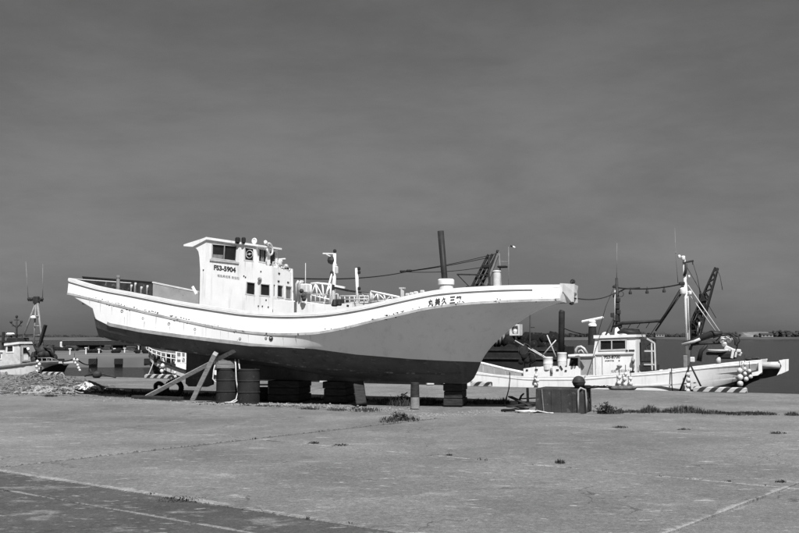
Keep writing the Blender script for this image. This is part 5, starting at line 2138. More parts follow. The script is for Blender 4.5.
# lamp cable between the masts
la, lb = F2.W(618, 287.8, 0), F2.W(684, 283.4, 0)
pts = sag(la, lb, .10, 14)
mb = MB()
mb.tube(pts, .026, 6)
mb.tube([F2.W(619, 292, 0), F2.W(625, 288.8, 0), F2.W(640, 287.8, 0)], .025, 5)
cb = mb.build('lamp_cable', MT['black'], rb)
for px, py in ((630.2, 287.3), (647, 286.6), (664, 285.4)):
    q = F2.W(px, py, 0)
    m_ = MB()
    m_.tube([q, q - Vector((0, 0, .10))], .012, 5)
    m_.lathe(q - Vector((0, 0, .24)), [(.05, 0), (.06, .05), (.035, .11), (.03, .14)], 9)
    m_.build('hanging_lamp', MT['dark'], cb)
# dark lattice boom
bm_ = MB()
b0, b1 = F2.W(693.5, 333, -.3), F2.W(716.6, 267.6, -.3)
d = (b1 - b0).normalized()
sdv = d.cross(F2.n).normalized()
ns = 13
for k in range(ns):
    t0, t1 = k / ns, (k + 1) / ns
    wd0, wd1 = (.16 * (1 - t0) + .045), (.16 * (1 - t1) + .045)
    for (x, y) in ((-1, -1), (1, -1), (1, 1), (-1, 1)):
        bm_.bar(b0.lerp(b1, t0) + sdv * wd0 * x + F2.n * wd0 * y, b0.lerp(b1, t1) + sdv * wd1 * x + F2.n * wd1 * y, .045)
    for y in (-1, 1):
        bm_.bar(b0.lerp(b1, t0) + sdv * wd0 * (1 if k % 2 else -1) + F2.n * wd0 * y, b0.lerp(b1, t1) + sdv * wd1 * (-1 if k % 2 else 1) + F2.n * wd1 * y, .035)
boom = bm_.build('lattice_boom', MT['black'], rb)
mb = MB()
mb.tube([F2.W(694, 345, -.3), b0, b0.lerp(b1, .55)], [.12, .12, .05], 8)
mb.box(F2.W(702.5, 301, -.3), (.2, .2, .5), F2.rz, bev=.03)
mb.box(F2.W(692.5, 328, -.3), (.24, .2, .5), F2.rz, bev=.03)
mb.tube([F2.W(701, 300, -.2), F2.W(699.6, 288.5, -.2)], .02, 5)
mb.build('boom_cylinder', MT['black'], boom)
MB().tube([F2.W(697, 334, -.1), F2.W(699.5, 322, -.1)], .03, 6).build('boom_rod', MT['lightgrey'], boom)
# net hauler: arm, power block, tray, hoses
h_ = MB()
h_.tube([F2.W(px, py, .2) for px, py in ((683, 344), (692, 341.5), (702, 337.5), (712, 334), (722, 334))], [.07, .08, .11, .12, .09], 8)
h_.tube([F2.W(px, py, .2) for px, py in ((690, 350), (692, 344.5), (700, 343.5), (722, 342.5))], .05, 7)
h_.tube([F2.W(px, py, .2) for px, py in ((699, 361), (701, 351), (707, 345))], [.09, .07, .05], 7)
h_ = h_.build('net_hauler', MT['black'], rb)
mb = MB()
mb.tube([F2.W(682, 344.5, .35), F2.W(694, 341.5, .35), F2.W(700, 339, .35)], .05, 7)
mb.build('hauler_arm', MT['lightgrey'], h_)
mb = MB()
for (px, py, R) in ((723, 340, .12), (729, 339, .11), (724.5, 343.5, .10), (726, 337.5, .07)):
    mb.ball(F2.W(px, py, .3), R, 10, 7, rough=.25, seed=px)
mb.build('power_block', MT['offwhite'], h_)
mb = MB()
mb.ball(F2.W(718, 351.2, .3), .30, 20, 6, sq=(1.15, 1, .13))
mb.torus(F2.W(718, 350.2, .3), .31, .03, (F2.h, F2.n), 24, 6)
mb.build('hauler_tray', MT['offwhite'], h_)
mb = MB()
mb.bar(F2.W(725, 347, .3), F2.W(741.5, 354.5, .35), .10, .14, bev=.02)
mb.bar(F2.W(731, 350, .4), F2.W(741, 351, .4), .09, .1, bev=.02)
mb.bar(F2.W(733, 350, .45), F2.W(731.5, 358, .45), .07, .08)
mb.bar(F2.W(736, 352, .45), F2.W(735.2, 357, .45), .06, .06)
mb.build('hauler_jaw', MT['offwhite'], h_)
mb = MB()
mb.box(F2.W(728, 355.5, .2), (.55, .5, .22), F2.rz, bev=.05)
mb.box(F2.W(713, 353.5, .2), (.4, .4, .1), F2.rz, bev=.03)
mb.build('hauler_motor', MT['black'], h_)
for k, hp in enumerate((((714, 336), (722, 333.4), (732, 333.2), (738.5, 336.5), (739.5, 341.5), (736, 346)), ((713, 338), (719, 336), (729, 335.6), (735, 339), (735, 345)), ((716, 341), (722, 335), (731, 334), (736.8, 339), (737.6, 346), (736.5, 349)))):
    MB().tube([F2.W(px, py, .3 + .1 * k) for px, py in hp], .022, 6).build('hydraulic_hose', MT['black'], h_)
MB().tube([F2.W(718.3, 364.5, .4), F2.W(718.6, 357, .4)], .08, 10).build('hauler_post', MT['lightgrey'], h_)
MB().box(F2.W(692.4, 359.6, .7), (.14, .14, .17), F2.rz, bev=.02).build('control_box', MT['offwhite'], rb)
MB().box(F2.W(685.4, 361.4, .3), (.13, .16, .40), F2.rz, bev=.02).build('control_stand', MT['grey'], rb)
mb = MB()
mb.tube([F2.W(px, py, .6) for px, py in ((746, 360.5), (750, 357.5), (754, 358.5), (758, 357.6), (760, 360))], .04, 6)
mb.ball(F2.W(752, 359, .5), .14, 10, 6, sq=(1.6, 1, .5), rough=.4, seed=5)
mb.build('bow_gear', MT['dark'], rb)
# mooring ropes and straps on the hull
for (a, b, lab) in (((691, 362), (679.8, 391), 'left leg of the two dark ropes crossing down the right boat hull below its mast'), ((690, 364), (701.5, 387.5), 'right leg of the two dark ropes crossing down the right boat hull below its mast')):
    mb = MB()
    mb.tube([F2.W(*a, 1.38), F2.W(*b, 1.5)], .028, 6)
    tag(mb.build('mooring_rope', MT['darkrope'], origin=F2.W(*a, 1.38)), lab, 'rope', 'mooring ropes of the right boat')
mb = MB()
mb.tube([F2.W(671.5, 368, 1.39), F2.W(671.8, 385, 1.42), F2.W(672.5, 391, 1.45)], .018, 5)
tag(mb.build('mooring_rope', MT['darkrope'], origin=F2.W(671.5, 368, 1.39)), 'thin rope hanging straight down the right boat hull left of its mast', 'rope', 'mooring ropes of the right boat')
GF = 'float strings hung along the right boat'
floats(F2, [(688, 374.5, 2.3), (688.2, 380, 2.5), (688, 385.5, 2.6), (688, 391, 2.4)], 'string of four white floats on the hull under the white mast', GF, 1.5)
floats(F2, [(739.8, 370.6, 2.9), (740, 377.2, 3.3), (740.2, 383.8, 3.3)], 'string of three large white floats on the bow', GF, 1.15)
floats(F2, [(744.8, 364.2, 1.9), (744.7, 368.8, 1.9), (745, 373.8, 2.1), (746.2, 379.2, 2.5)], 'string of four small floats right of the large bow floats', GF, 1.05)
floats(F2, [(749.4, 371, 2.0), (750.6, 376.8, 2.3)], 'pair of small floats nearest to the prow', GF, .98)
floats(F2, [(619.4, 377.5, 2.2), (619, 383, 2.4), (618.8, 388, 2.2)], 'left column of the float cluster below the wheelhouse door sign', GF, 1.5)
floats(F2, [(625.6, 374, 2.0), (624.6, 379, 2.3), (625, 384.6, 2.4), (626, 389, 2.2)], 'middle column of the float cluster below the wheelhouse', GF, 1.55)
floats(F2, [(630.6, 378.6, 2.0), (631, 384, 2.2)], 'right short column of the float cluster below the wheelhouse', GF, 1.5)
floats(F2, [(536, 375.5, 2.0), (537.4, 380.4, 2.2), (535.4, 384.5, 1.9)], 'small float string on the hull left of the concrete block', GF, 1.5)
mb = MB()
for px in (616, 622, 628):
    q = G(px, 389.2)
    mb.ball(q + Vector((0, 0, .04)), .17, 10, 6, sq=(1.5, 1.2, .45), rough=.4, seed=px)
tag(mb.build('gear_bundle', MT['net'], origin=G(622, 389.2)), 'grey bundle of gear on the quay edge under the float cluster', 'bundle')

# ---------------- dark vessel lying outside the white boat
F3 = Frame(3.6, 41.5, 24)
db = thing('dark_vessel', 'dark working vessel behind the bow of the big boat, its deck piled with nets', 'boat', F3.p(0, 0, WZ), F3.rz)
L3 = lambda px, py, w=1.0: F3.W(px, py, w)
s_a3, s_b3 = F3.sz(440, 360, 1.5)[0], F3.sz(556, 360, 1.5)[0]
wA3 = pchip([s_a3 - 4, s_a3, s_b3 - 1, s_b3], [.3, 1.5, 1.6, 1.35])
zr3 = F3.sz(510, 347, 1.5)[1]
A3 = lambda s: zr3 + .03 * max(0, s_a3 - s)
build_hull(F3, db, s_a3 - 4, s_b3 - .02, s_b3, A3, wA3, lambda s: A3(s) - .25, wA3, lambda s: -.9, lambda s: wA3(s) * .9, lambda s: -1.6, lambda s: wA3(s) * .8, lambda s: -2.2, lambda s: .7, lambda s: -.9, (MT['black'], MT['black']), n=24)
mb = MB()
for z in (-.12, -.45):
    mb.sweep([F3.p(s, wA3(s) + .02, A3(s) + z) for s in np.linspace(s_a3, s_b3, 12)], .05, .05)
mb.build('hull_strake', MT['dark'], db)
mb = MB()
r = random.Random(9)
for k in range(28):
    px = 496 + 58 * (k / 27)
    top = 333.2 if px > 527 else 337 - (px - 496) * .10
    top += r.uniform(-1.4, 1.0)
    a = F3.W(px, top, r.uniform(-.8, .8))
    R = r.uniform(.22, .34)
    mb.ball(a - Vector((0, 0, R)), R, 10, 7, sq=(1, 1.2, 1), rough=.5, seed=k)
    mb.ball(a - Vector((0, 0, R * 2.2)), R * 1.3, 10, 7, sq=(1.2, 1.2, 1), rough=.5, seed=k + 50)
mb.build('net_pile', MT['darknet'], db)
mb = MB()
a, b = F3.sz(500, 352, .9), F3.sz(550, 336, .9)
mb.plate([(a[0], a[1]), (b[0], a[1]), (b[0], b[1] - .1), (a[0] + .6, b[1] - .15)], [], fnW(F3), -.9, .9)
mb.build('net_bin', MT['darknet'], db)
# white framed lamp housing
s0_, z0_ = F3.sz(509.5, 335.5, .6)
s1_, z1_ = F3.sz(519.5, 324.2, .6)
mb = MB()
mb.plate([(s0_, z0_), (s1_, z0_), (s1_, z1_), (s0_, z1_)], [[(s0_ + .07, z0_ + .07), (s1_ - .07, z0_ + .07), (s1_ - .07, z1_ - .06), (s0_ + .07, z1_ - .06)]], fnW(F3), .2, .6)
mb.bar(F3.p((s0_ + s1_) / 2, .4, z0_ - .7), F3.p((s0_ + s1_) / 2, .4, z0_), .09)
lh = mb.build('lamp_housing', MT['offwhite'], db)
MB().ball(F3.p((s0_ + s1_) / 2, .4, (z0_ + z1_) / 2 - .02), .13, 12, 8, sq=(1, 1, 1.15)).build('lamp_globe', MT['white'], lh)
MB().box(F3.p((s0_ + s1_) / 2, .4, z1_ + .06), (.2, .2, .09), F3.rz, bev=.02).build('lamp_cap', MT['black'], lh)
mb = MB()
for px, py in ((500, 331), (496.5, 334.5), (503.5, 329)):
    mb.tube([F3.W(px, 345, .3), F3.W(px, py, .3)], .06, 7)
    mb.ball(F3.W(px, py, .3), .09, 8, 6)
mb.build('deck_bollard', MT['grey'], db)
# gantry with cables that shows above the big boat's bow
gt = MB()
for (a, b, w_) in (((465, 300), (488.5, 254.5), .4), ((469.5, 300), (492.6, 254), .2), ((474, 300), (497, 253.5), .0)):
    gt.bar(L3(*a, w_), L3(*b, w_), .075, .09)
gt = gt.build('gantry', MT['dark'], db)
mb = MB()
mb.bar(L3(481, 300, .5), L3(499, 251.6, .5), .07, .08)
mb.bar(L3(499, 251.6, .5), L3(502, 300, .5), .05, .05)
mb.build('gantry_leg', MT['grey'], gt)
mb = MB()
mb.bar(L3(457, 274.4, .5), L3(489, 275, .5), .055, .06)
mb.bar(L3(457, 274.2, .5), L3(470.5, 288, .5), .035)
mb.bar(L3(490, 275, .5), L3(468, 289, .5), .035)
mb.bar(L3(476, 275, .5), L3(485, 287, .5), .05)
mb.bar(L3(466, 287, .5), L3(498, 285.6, .5), .07)
mb.bar(L3(489, 258, .5), L3(489.6, 300, .5), .10, .09)
mb.build('gantry_brace', MT['dark'], gt)
mb = MB()
mb.box(L3(486.5, 266.5, .5), (.28, .3, .16), F3.rz, bev=.03)
mb.box(L3(502.5, 266.8, .5), (.36, .3, .08), F3.rz, bev=.02)
mb.lathe(L3(497.6, 253, .5), [(.04, 0), (.07, .03), (.05, .12)], 8)
mb.build('gantry_block', MT['black'], gt)
mb = MB()
q = L3(496.8, 290, 1.1)
zt = L3(496.8, 271.2, 1.1).z
mb.lathe(q, [(.16, 0), (.16, zt - q.z - .03), (.18, zt - q.z - .02), (.17, zt - q.z + .02), (.05, zt - q.z + .04)], 16)
mb.build('gantry_tank', MT['offwhite'], gt)
mb = MB()
mb.tube([L3(508.6, 300, -.2), L3(508.6, 246.4, -.2)], .013, 6)
mb.tube([L3(500, 261.5, .1), L3(508.6, 262, -.2)], .015, 5)
mb.tube([L3(508.6, 246.4, -.2), L3(511, 246.2, -.2)], .016, 5)
pole = mb.build('lamp_pole', MT['grey'], gt)
mb = MB()
mb.bar(L3(510.6, 246.0, -.2), L3(513, 246.8, -.2), .10, .06)
mb.build('lamp_arm', MT['black'], pole) if False else None
mb2 = MB()
mb2.bar(L3(512.4, 246.3, -.2), L3(515.2, 247.8, -.2), .08, .07, bev=.02)
mb2.build('lamp_head', MT['white'], pole)
mb.build('lamp_bracket', MT['black'], pole)
# three cables running left to a coupling and on to the wheelhouse of the big boat
cpl = L3(406.5, 271.8, .4)
end = F1.W(294.2, 278.3, -.3)
CW = 'cables strung between the vessel and the big boat'
rope_between('cable', L3(496.5, 253.4, .5), cpl + Vector((.1, 0, .04)), .06, .015, MT['black'], 'upper cable fanning left from the dark gantry to the cable coupling', 'cable', CW)
rope_between('cable', L3(489, 257.4, .4), cpl + Vector((.1, 0, .02)), .04, .016, MT['black'], 'middle cable fanning left from the dark gantry to the cable coupling', 'cable', CW)
rope_between('cable', L3(487, 266.4, .5), cpl, .10, .015, MT['black'], 'lowest cable fanning left from the dark gantry to the cable coupling', 'cable', CW)
rope_between('cable', cpl, end, .12, .020, MT['black'], 'single thick cable from the coupling to the big boat wheelhouse', 'cable', CW)
mb = MB()
for dx in (-.22, -.08, .06, .16):
    mb.ball(cpl + Vector((dx, 0, .02 + .03 * (dx > 0))), .055, 9, 6, sq=(1.4, 1, 1))
tag(mb.build('cable_coupling', MT['black'], origin=cpl), 'dark knotted coupling where the cables from the gantry meet', 'coupling')
rope_between('cable', F1.p(tip, -.1, zlow + .12), F2.W(615.5, 292.5, 0), .12, .016, MT['black'], 'dark cable running right from the prow of the big boat to the dark mast', 'cable')
rope_between('cable', F2.W(562.5, 327.5, -.6), F2.W(591, 335.2, 0), .05, .02, MT['black'], 'short cable from the dark post down to the radar pedestal', 'cable')

# ---------------- left boat
eL = lambda x, off: Vector((x, EDGE(x), 0)) + EN * off
o4 = eL(-19, 2.3)
F4 = Frame(o4.x, o4.y, 26.8)
lb_ = thing('fishing_boat', 'fishing boat cut by the left picture edge, with a tall mast and twin whip antennas', 'boat', F4.p(0, 0, WZ), F4.rz)
s_p4 = F4.sz(58, 361.5, .5)[0]
wA4 = pchip([s_p4 - 13, s_p4 - 10, s_p4 - 4, s_p4 - 1.5, s_p4], [.9, 1.4, 1.5, 1.25, .45])
A4, sa4 = pxcurve(F4, [(-140, 378), (-60, 372), (0, 367.2), (20, 365), (42, 362.2), (58, 361.4)], wA4)
wC4 = pchip([s_p4 - 13, s_p4 - 5, s_p4 - 3.4, s_p4 - 1.5, s_p4 - .05], [.88, 1.48, 1.40, 1.1, .30])
C4, _ = pxcurve(F4, [(-140, 394), (-60, 390), (0, 386), (25, 380), (38, 373), (46, 368.5), (58, 363.6)], wC4)
K4, _ = pxcurve(F4, [(-140, 430), (20, 425), (38, 390), (47, 376), (58, 365)], lambda s: 0.0, lin)
build_hull(F4, lb_, sa4[0], s_p4 - .03, s_p4, A4, wA4, lambda s: A4(s) - .09, wA4, C4, wC4, lambda s: C4(s) * .6 + K4(s) * .4, lambda s: wC4(s) * .7, K4, lambda s: .9, lambda s: C4(s), (MT['house_white'], MT['dark']), n=44)
MB().sweep(rail_path(F4, A4, wA4, sa4[0], s_p4, 40, 1, .01, .02), .12, .07).build('cap_rail', MT['grey'], lb_)
MB().sweep(rail_path(F4, A4, wA4, sa4[0], s_p4, 40, -1, .01, .02), .12, .07).build('cap_rail', MT['grey'], lb_)
W4 = .55
S4 = lambda px, py: F4.sz(px, py, W4)
mb = MB()
o_ = [S4(*k) for k in ((-45, 374), (-45, 353.5), (2, 351.5), (5.4, 350.4), (6.8, 344.6), (19, 343.2), (20, 371))]
h4 = [[S4(*k) for k in w] for w in (((7.4, 346.2), (13, 345.6), (13, 351.6), (6.8, 352)), ((-3, 354), (1, 353.8), (1, 358.6), (-3, 359)))]
mb.plate(o_, h4, fnW(F4), W4 - .05, W4)
mb.plate(o_, h4, fnW(F4), -W4, -W4 + .05)
hs4 = mb.build('wheelhouse', MT['offwhite'], lb_)
for w in h4:
    mb = MB()
    mb.plate(w, [], fnW(F4), W4 - .04, W4 - .025)
    mb.build('window_pane', MT['glass'], hs4)
    mb = MB()
    mb.plate(inset(w, .05), [inset(w, -.01)], fnW(F4), W4 - .02, W4 + .015)
    mb.build('window_frame', MT['white'], hs4)
s4f = S4(19.6, 350)[0]
F4F = lambda px, py: F4.wz(px, py, s4f)
fnX = lambda a, b, d: F4.p(d, a, b)
fw_ = [(W4 - .06, F4F(20, 343.4)[1]), (-W4 + .06, F4F(33, 345.6)[1]), (-W4 + .06, F4F(34, 372)[1]), (W4 - .06, F4F(20, 372)[1])]
dh = [F4F(*k) for k in ((22.8, 347.6), (28.6, 347.6), (28.6, 353.4), (22.8, 353.6))]
mb = MB()
mb.plate(fw_, [dh], fnX, s4f - .05, s4f)
mb.build('front_wall', MT['greyboard'], hs4)
mb = MB()
mb.plate(dh, [], fnX, s4f - .04, s4f - .03)
mb.build('window_pane', MT['glass'], hs4)
mb = MB()
mb.plate([F4F(*k) for k in ((23.6, 354.8), (28, 354.8), (28, 360), (23.6, 360.2))], [], fnX, s4f + .004, s4f + .02)
mb.build('notice_board', MT['white'], hs4)
mb = MB()
mb.plate([F4F(*k) for k in ((21.8, 346.6), (29.8, 346.8), (29.8, 361.4), (21.8, 361.6))], [[F4F(*k) for k in ((22.7, 347.5), (28.7, 347.5), (28.7, 360.6), (22.7, 360.6))]], fnX, s4f + .003, s4f + .03)
mb.build('door_frame', MT['lightgrey'], hs4)
MB().tube([F4.p(s4f + .12, F4F(26, 348)[0], F4F(26, 348)[1]), F4.p(s4f + .1, F4F(27, 351)[0], F4F(27, 351)[1])], .06, 7).build('wall_lamp', MT['white'], hs4)
for (x0, y0, x1, y1) in ((-46, 353.2, 3, 351.2), (5, 344.6, 20.3, 342.8)):
    a, b = S4(x0, y0), S4(x1, y1)
    mb = MB()
    mb.plate([(a[0], a[1] - .05), (b[0], b[1] - .05), (b[0], b[1] + .05), (a[0], a[1] + .05)], [], fnW(F4), -W4 - .06, W4 + .06)
    mb.build('roof', MT['white'], hs4)
f4 = lambda px, py, w=0.0: F4.W(px, py, w)
tw = MB()
for (a, b, r_) in (((42.5, 345, .3), (37, 300, 0), .065), ((33.6, 345, .4), (36, 301, 0), .04), ((20, 345, .0), (35.8, 303, 0), .045)):
    tw.tube([f4(*a), f4(*b)], r_, 7)
for (x0, y0, x1, y1) in ((33.9, 335.2, 41, 335), (34.4, 326, 39.8, 326), (34.9, 316, 38.6, 316)):
    tw.tube([f4(x0, y0, .3), f4(x1, y1, .2)], .03, 6)
tw = tw.build('tripod_mast', MT['grey'], lb_)
mb = MB()
mb.bar(f4(28.4, 300.4), f4(42.6, 301), .07)
for px in (29, 31.5, 35.6, 41.8):
    mb.ball(f4(px, 299), .09, 8, 6)
mb.box(f4(36.4, 300), (.3, .2, .35), F4.rz, bev=.03)
mb.bar(f4(13, 335.2), f4(41, 334.5), .06)
mb.build('mast_crossbar', MT['dark'], tw)
for (a, b) in (((28.2, 299), (25.8, 261.5)), ((42.6, 300), (42.8, 264))):
    MB().tube([f4(*a), f4(*b)], [.016, .009], 5).build('whip_antenna', MT['grey'], tw)
MB().lathe(f4(33.4, 319, .3), [(.06, 0), (.14, .05), (.14, .11), (.06, .16)], 12).build('antenna_dome', MT['white'], tw)
mb = MB()
mb.tube([f4(16.6, 344, .2), f4(16.8, 316, .2)], [.05, .03], 6)
for (a, b) in (((11, 323), (16.6, 328)), ((21.4, 322.6), (16.8, 328)), ((12, 326), (21.5, 326)), ((14.4, 320), (19, 320))):
    mb.bar(f4(*a, .2), f4(*b, .2), .035)
for px, py in ((11, 322), (21.4, 321.6), (16.7, 316.6)):
    mb.ball(f4(px, py, .2), .07, 8, 6)
mb.build('light_mast', MT['dark'], lb_)
MB().box(f4(10.4, 334, .3), (.34, .3, .12), F4.rz, bev=.05).build('radar_dome', MT['white'], lb_)
mb = MB()
mb.tube([f4(10.4, 344, .3), f4(10.4, 336, .3)], .09, 8)
mb.bar(f4(2.8, 351, .1), f4(3.4, 332, .1), .1)
mb.box(f4(18, 340, 0), (.7, .8, .22), F4.rz, bev=.04)
mb.bar(f4(0, 341.8, .2), f4(8, 341.4, .2), .06)
mb.build('roof_gear', MT['black'], lb_)
mb = MB()
mb.bar(f4(39, 347, .4), f4(45.6, 325, .4), .13, .11)
mb.build('dark_boom', MT['black'], lb_)
mb = MB()
r = random.Random(12)
for k in range(22):
    px, py = r.uniform(35, 54), 0
    py = 349 + 5 * abs((px - 46) / 9) + r.uniform(-1, 7)
    mb.ball(f4(px, py, r.uniform(-.4, .5)), r.uniform(.13, .26), 9, 6, rough=.5, seed=k)
mb.tube([f4(36, 352, .3), f4(44, 347, .3), f4(52, 349, .3), f4(54, 356, .3)], .06, 6)
mb.build('deck_hauler', MT['dark'], lb_)
mb = MB()
for px in (42, 47, 52):
    mb.bar(f4(px, 362, .6), f4(px, 357.5, .6), .05)
mb.tube([f4(38, 358, .6), f4(50, 358, .6), f4(57, 359.8, .3)], .03, 6)
mb.build('bow_rail', MT['grey'], lb_)
GL = 'float strings hung on the left boat'
floats(F4, [(37.4, 361.5, 1.7), (39.4, 364.4, 1.8), (36.6, 366.6, 1.7), (40, 369, 1.7), (37, 371.6, 1.8), (34.6, 373, 1.5)], 'clustered white floats on the hull of the left boat just before its wheelhouse', GL, 1.55)
floats(F4, [(74.4, 359.6, 1.7), (77.2, 360, 1.6), (75.6, 363, 1.7), (77.6, 365.2, 1.6), (78.6, 368, 1.6), (79.8, 370.4, 1.5)], 'string of white floats hanging from the mooring rope right of the left boat bow', GL, .3)
a = G(40.5, 381)
mb = MB()
mb.bar(a, (a.x, a.y, .55), .06, bev=.005)
tag(mb.build('thin_stake', MT['dark'], origin=a), 'thin dark stake on the quay edge before the left boat', 'stake')

# ---------------- small boat seen under the stern of the big one
o5 = eL(-8.2, 2.0)
F5 = Frame(o5.x, o5.y, 26.8 + 180)
F5.n = -F5.n          # keep w towards the quay
sbt = thing('small_boat', 'small white boat with bow rails seen below the stern of the big boat', 'boat', F5.p(0, 0, WZ), F5.rz)
s_p5 = F5.sz(146, 350, .3)[0]
wA5 = pchip([s_p5 - 8, s_p5 - 5, s_p5 - 2, s_p5 - .8, s_p5], [.9, 1.0, .64, .34, .08])
A5, sa5 = pxcurve(F5, [(145.6, 348.5), (152, 355), (160, 360.2), (170, 364.4), (188, 370.5), (215, 375), (260, 378), (320, 379)], wA5)
wC5 = lambda s: wA5(s) * .96
C5 = lambda s: A5(s) - .34
K5, _ = pxcurve(F5, [(320, 420), (180, 415), (163, 385), (150, 364), (146.5, 353.5)], lambda s: 0.0, lin)
build_hull(F5, sbt, min(sa5), s_p5 - .03, s_p5, A5, wA5, lambda s: A5(s) - .06, wA5, C5, wC5, lambda s: C5(s) * .6 + K5(s) * .4, lambda s: wC5(s) * .7, K5, lambda s: .9, C5, (MT['white'], MT['dark']), n=40)
MB().sweep(rail_path(F5, A5, wA5, min(sa5), s_p5, 40, 1, .02, -.02), .06, .06).build('rub_rail', MT['dark'], sbt)
W5 = lambda px, py, w=.7: F5.W(px, py, w)
mb = MB()
mb.tube([W5(146.4, 346), W5(152, 349.5), W5(162, 352.5), W5(176, 354.5)], .03, 6)
mb.tube([W5(146.4, 349), W5(153, 353.4), W5(164, 357), W5(176, 359.2)], .022, 6)
for px, y0, y1 in ((146.4, 345.5, 350), (149, 347, 353), (152, 349, 356), (156.5, 350.5, 359), (161, 352, 361.5), (166, 353, 363.5), (171, 353.5, 365)):
    mb.tube([W5(px, y0), W5(px, y1)], .025, 6)
mb.build('bow_rail', MT['offwhite'], sbt)
mb = MB()
for px in (176.5, 181.5, 185.6):
    mb.bar(W5(px, 351.4), W5(px, 363), .06)
for py in (352, 357, 362.6):
    mb.bar(W5(176, py), W5(186.2, py + .4), .05)
mb.box(W5(181, 360.5, .5), (.36, .2, .22), F5.rz)
mb.build('deck_crate_frame', MT['white'], sbt)
mb = MB()
r = random.Random(5)
for k in range(16):
    mb.ball(W5(r.uniform(152, 176), r.uniform(353, 360), r.uniform(-.3, .4)), r.uniform(.1, .17), 8, 6, rough=.5, seed=k)
mb.build('deck_nets', MT['net'], sbt)
GS = 'float strings hung on the small boat'
floats(F5, [(162.6, 366, 2.6), (161.8, 371, 2.2), (162.2, 375.8, 2.0)], 'short string of pale floats on the small boat nearest to its bow', GS, 1.2)
floats(F5, [(175, 372.8, 1.7), (175.2, 376.8, 1.8)], 'pair of pale floats on the small boat nearer to the timber props', GS, 1.25)
rope_between('mooring_rope', W5(153.5, 362, .6), G(147, 377.5), .03, .02, MT['lightgrey'], 'taut mooring rope from the small boat bow to the striped curb', 'rope')

# ================================================================== STRIPED CURBS along the quay edge
def curb(px0, px1, lab):
    a, b = None, None

    def on_edge(px, off):
        k = (px - 399.5) / FPX
        # X = k Y; Y = EDGE(X) - off
        Y = (36.33 - off) / (1 + .505 * k)
        return Vector((k * Y, Y, 0))
    a, b = on_edge(px0, .28), on_edge(px1, .28)
    L = (b - a).length
    mb = MB()
    M = Matrix.Translation(a) @ Matrix.Rotation(EA, 4, 'Z')
    h, d = .15, .17
    vs = [M @ Vector(q) for q in ((0, -d / 2, 0), (L, -d / 2, 0), (L, d / 2, 0), (0, d / 2, 0), (.02, -d / 2 + .03, h), (L - .02, -d / 2 + .03, h), (L - .02, d / 2 - .03, h), (.02, d / 2 - .03, h),
                               (0, -d / 2, h - .03), (L, -d / 2, h - .03), (L, d / 2, h - .03), (0, d / 2, h - .03))]
    mb.add(vs, [(3, 2, 1, 0), (0, 1, 9, 8), (1, 2, 10, 9), (2, 3, 11, 10), (3, 0, 8, 11), (8, 9, 5, 4), (9, 10, 6, 5), (10, 11, 7, 6), (11, 8, 4, 7), (4, 5, 6, 7)])
    tag(mb.build('striped_curb', MT['stripes'], origin=a, rz=EA), lab, 'curb', 'black and white striped curbs on the quay edge')


curb(692, 745, 'striped curb in front of the bow floats of the right boat')
curb(471, 491, 'striped curb just right of the bow block of the big boat')
curb(147, 174, 'striped curb behind the timber props near the small boat')
curb(45, 65, 'striped curb right of the left boat')
mb = MB()
q = G(97, 377.6)
mb.ball(q + Vector((0, 0, .12)), .17, 10, 7, sq=(1.1, 1, .9), rough=.4, seed=4)
mb.tube([q + Vector((-.5, -.05, .06)), q + Vector((-.1, 0, .2)), q + Vector((.3, .05, .12)), q + Vector((.8, -.1, .02))], .04, 6)
mb.tube([q + Vector((-.2, 0, .1)), q + Vector((-.3, 0, .36))], .03, 6)
tag(mb.build('mooring_bollard', MT['dark'], origin=q), 'dark mooring bollard with a rope on the left quay edge', 'bollard')
mb = MB()
q = G(2, 377)
mb.ball(q, .2, 9, 6, rough=.4, seed=8)
tag(mb.build('stone_lump', MT['postcon'], origin=q), 'pale lump on the quay edge at the far left', 'lump')
for (px, py, lab) in ((430, 384.8, 'small white block on the quay edge below the big boat keel'),):
    q = G(px, py)
    MB().box(q + Vector((0, 0, .06)), (.26, .2, .12), .2, bev=.02).build('quay_block', MT['offwhite'], origin=q)
    tag(bpy.data.objects['quay_block'], lab, 'block')

# ================================================================== FAR SIDE OF THE HARBOUR
PZ = -.62
mb = MB()
ring = [(-75, 98, PZ), (-30, 104.5, PZ), (4, 106, PZ), (6, 150, PZ), (-75, 158, PZ)]
n = len(ring)
mb.add([Vector(q) for q in ring] + [Vector((q[0], q[1], WZ - 1)) for q in ring], [tuple(range(n))] + [(i, n + i, n + (i + 1) % n, (i + 1) % n) for i in range(n)])
pier = tag(mb.build('harbour_pier', MT['pier']), kind='structure')
for px in (95, 120.5, 150, 62):
    k = (px - 399.5) / FPX
    Yp = 103.6 + .02 * 0
    Yp = 98 + (k * 104 + 75) * (6.5 / 45)
    q = Vector((k * Yp, Yp - .25, -1.0))
    m_ = MB()
    m_.box(q, (.85, .5, .62), .14, bev=.04)
    m_.box(q + Vector((-.24, -.27, 0)), (.06, .06, .55), .14)
    m_.box(q + Vector((.24, -.27, 0)), (.06, .06, .55), .14)
    m_.build('pier_fender', MT['rubber'], pier)
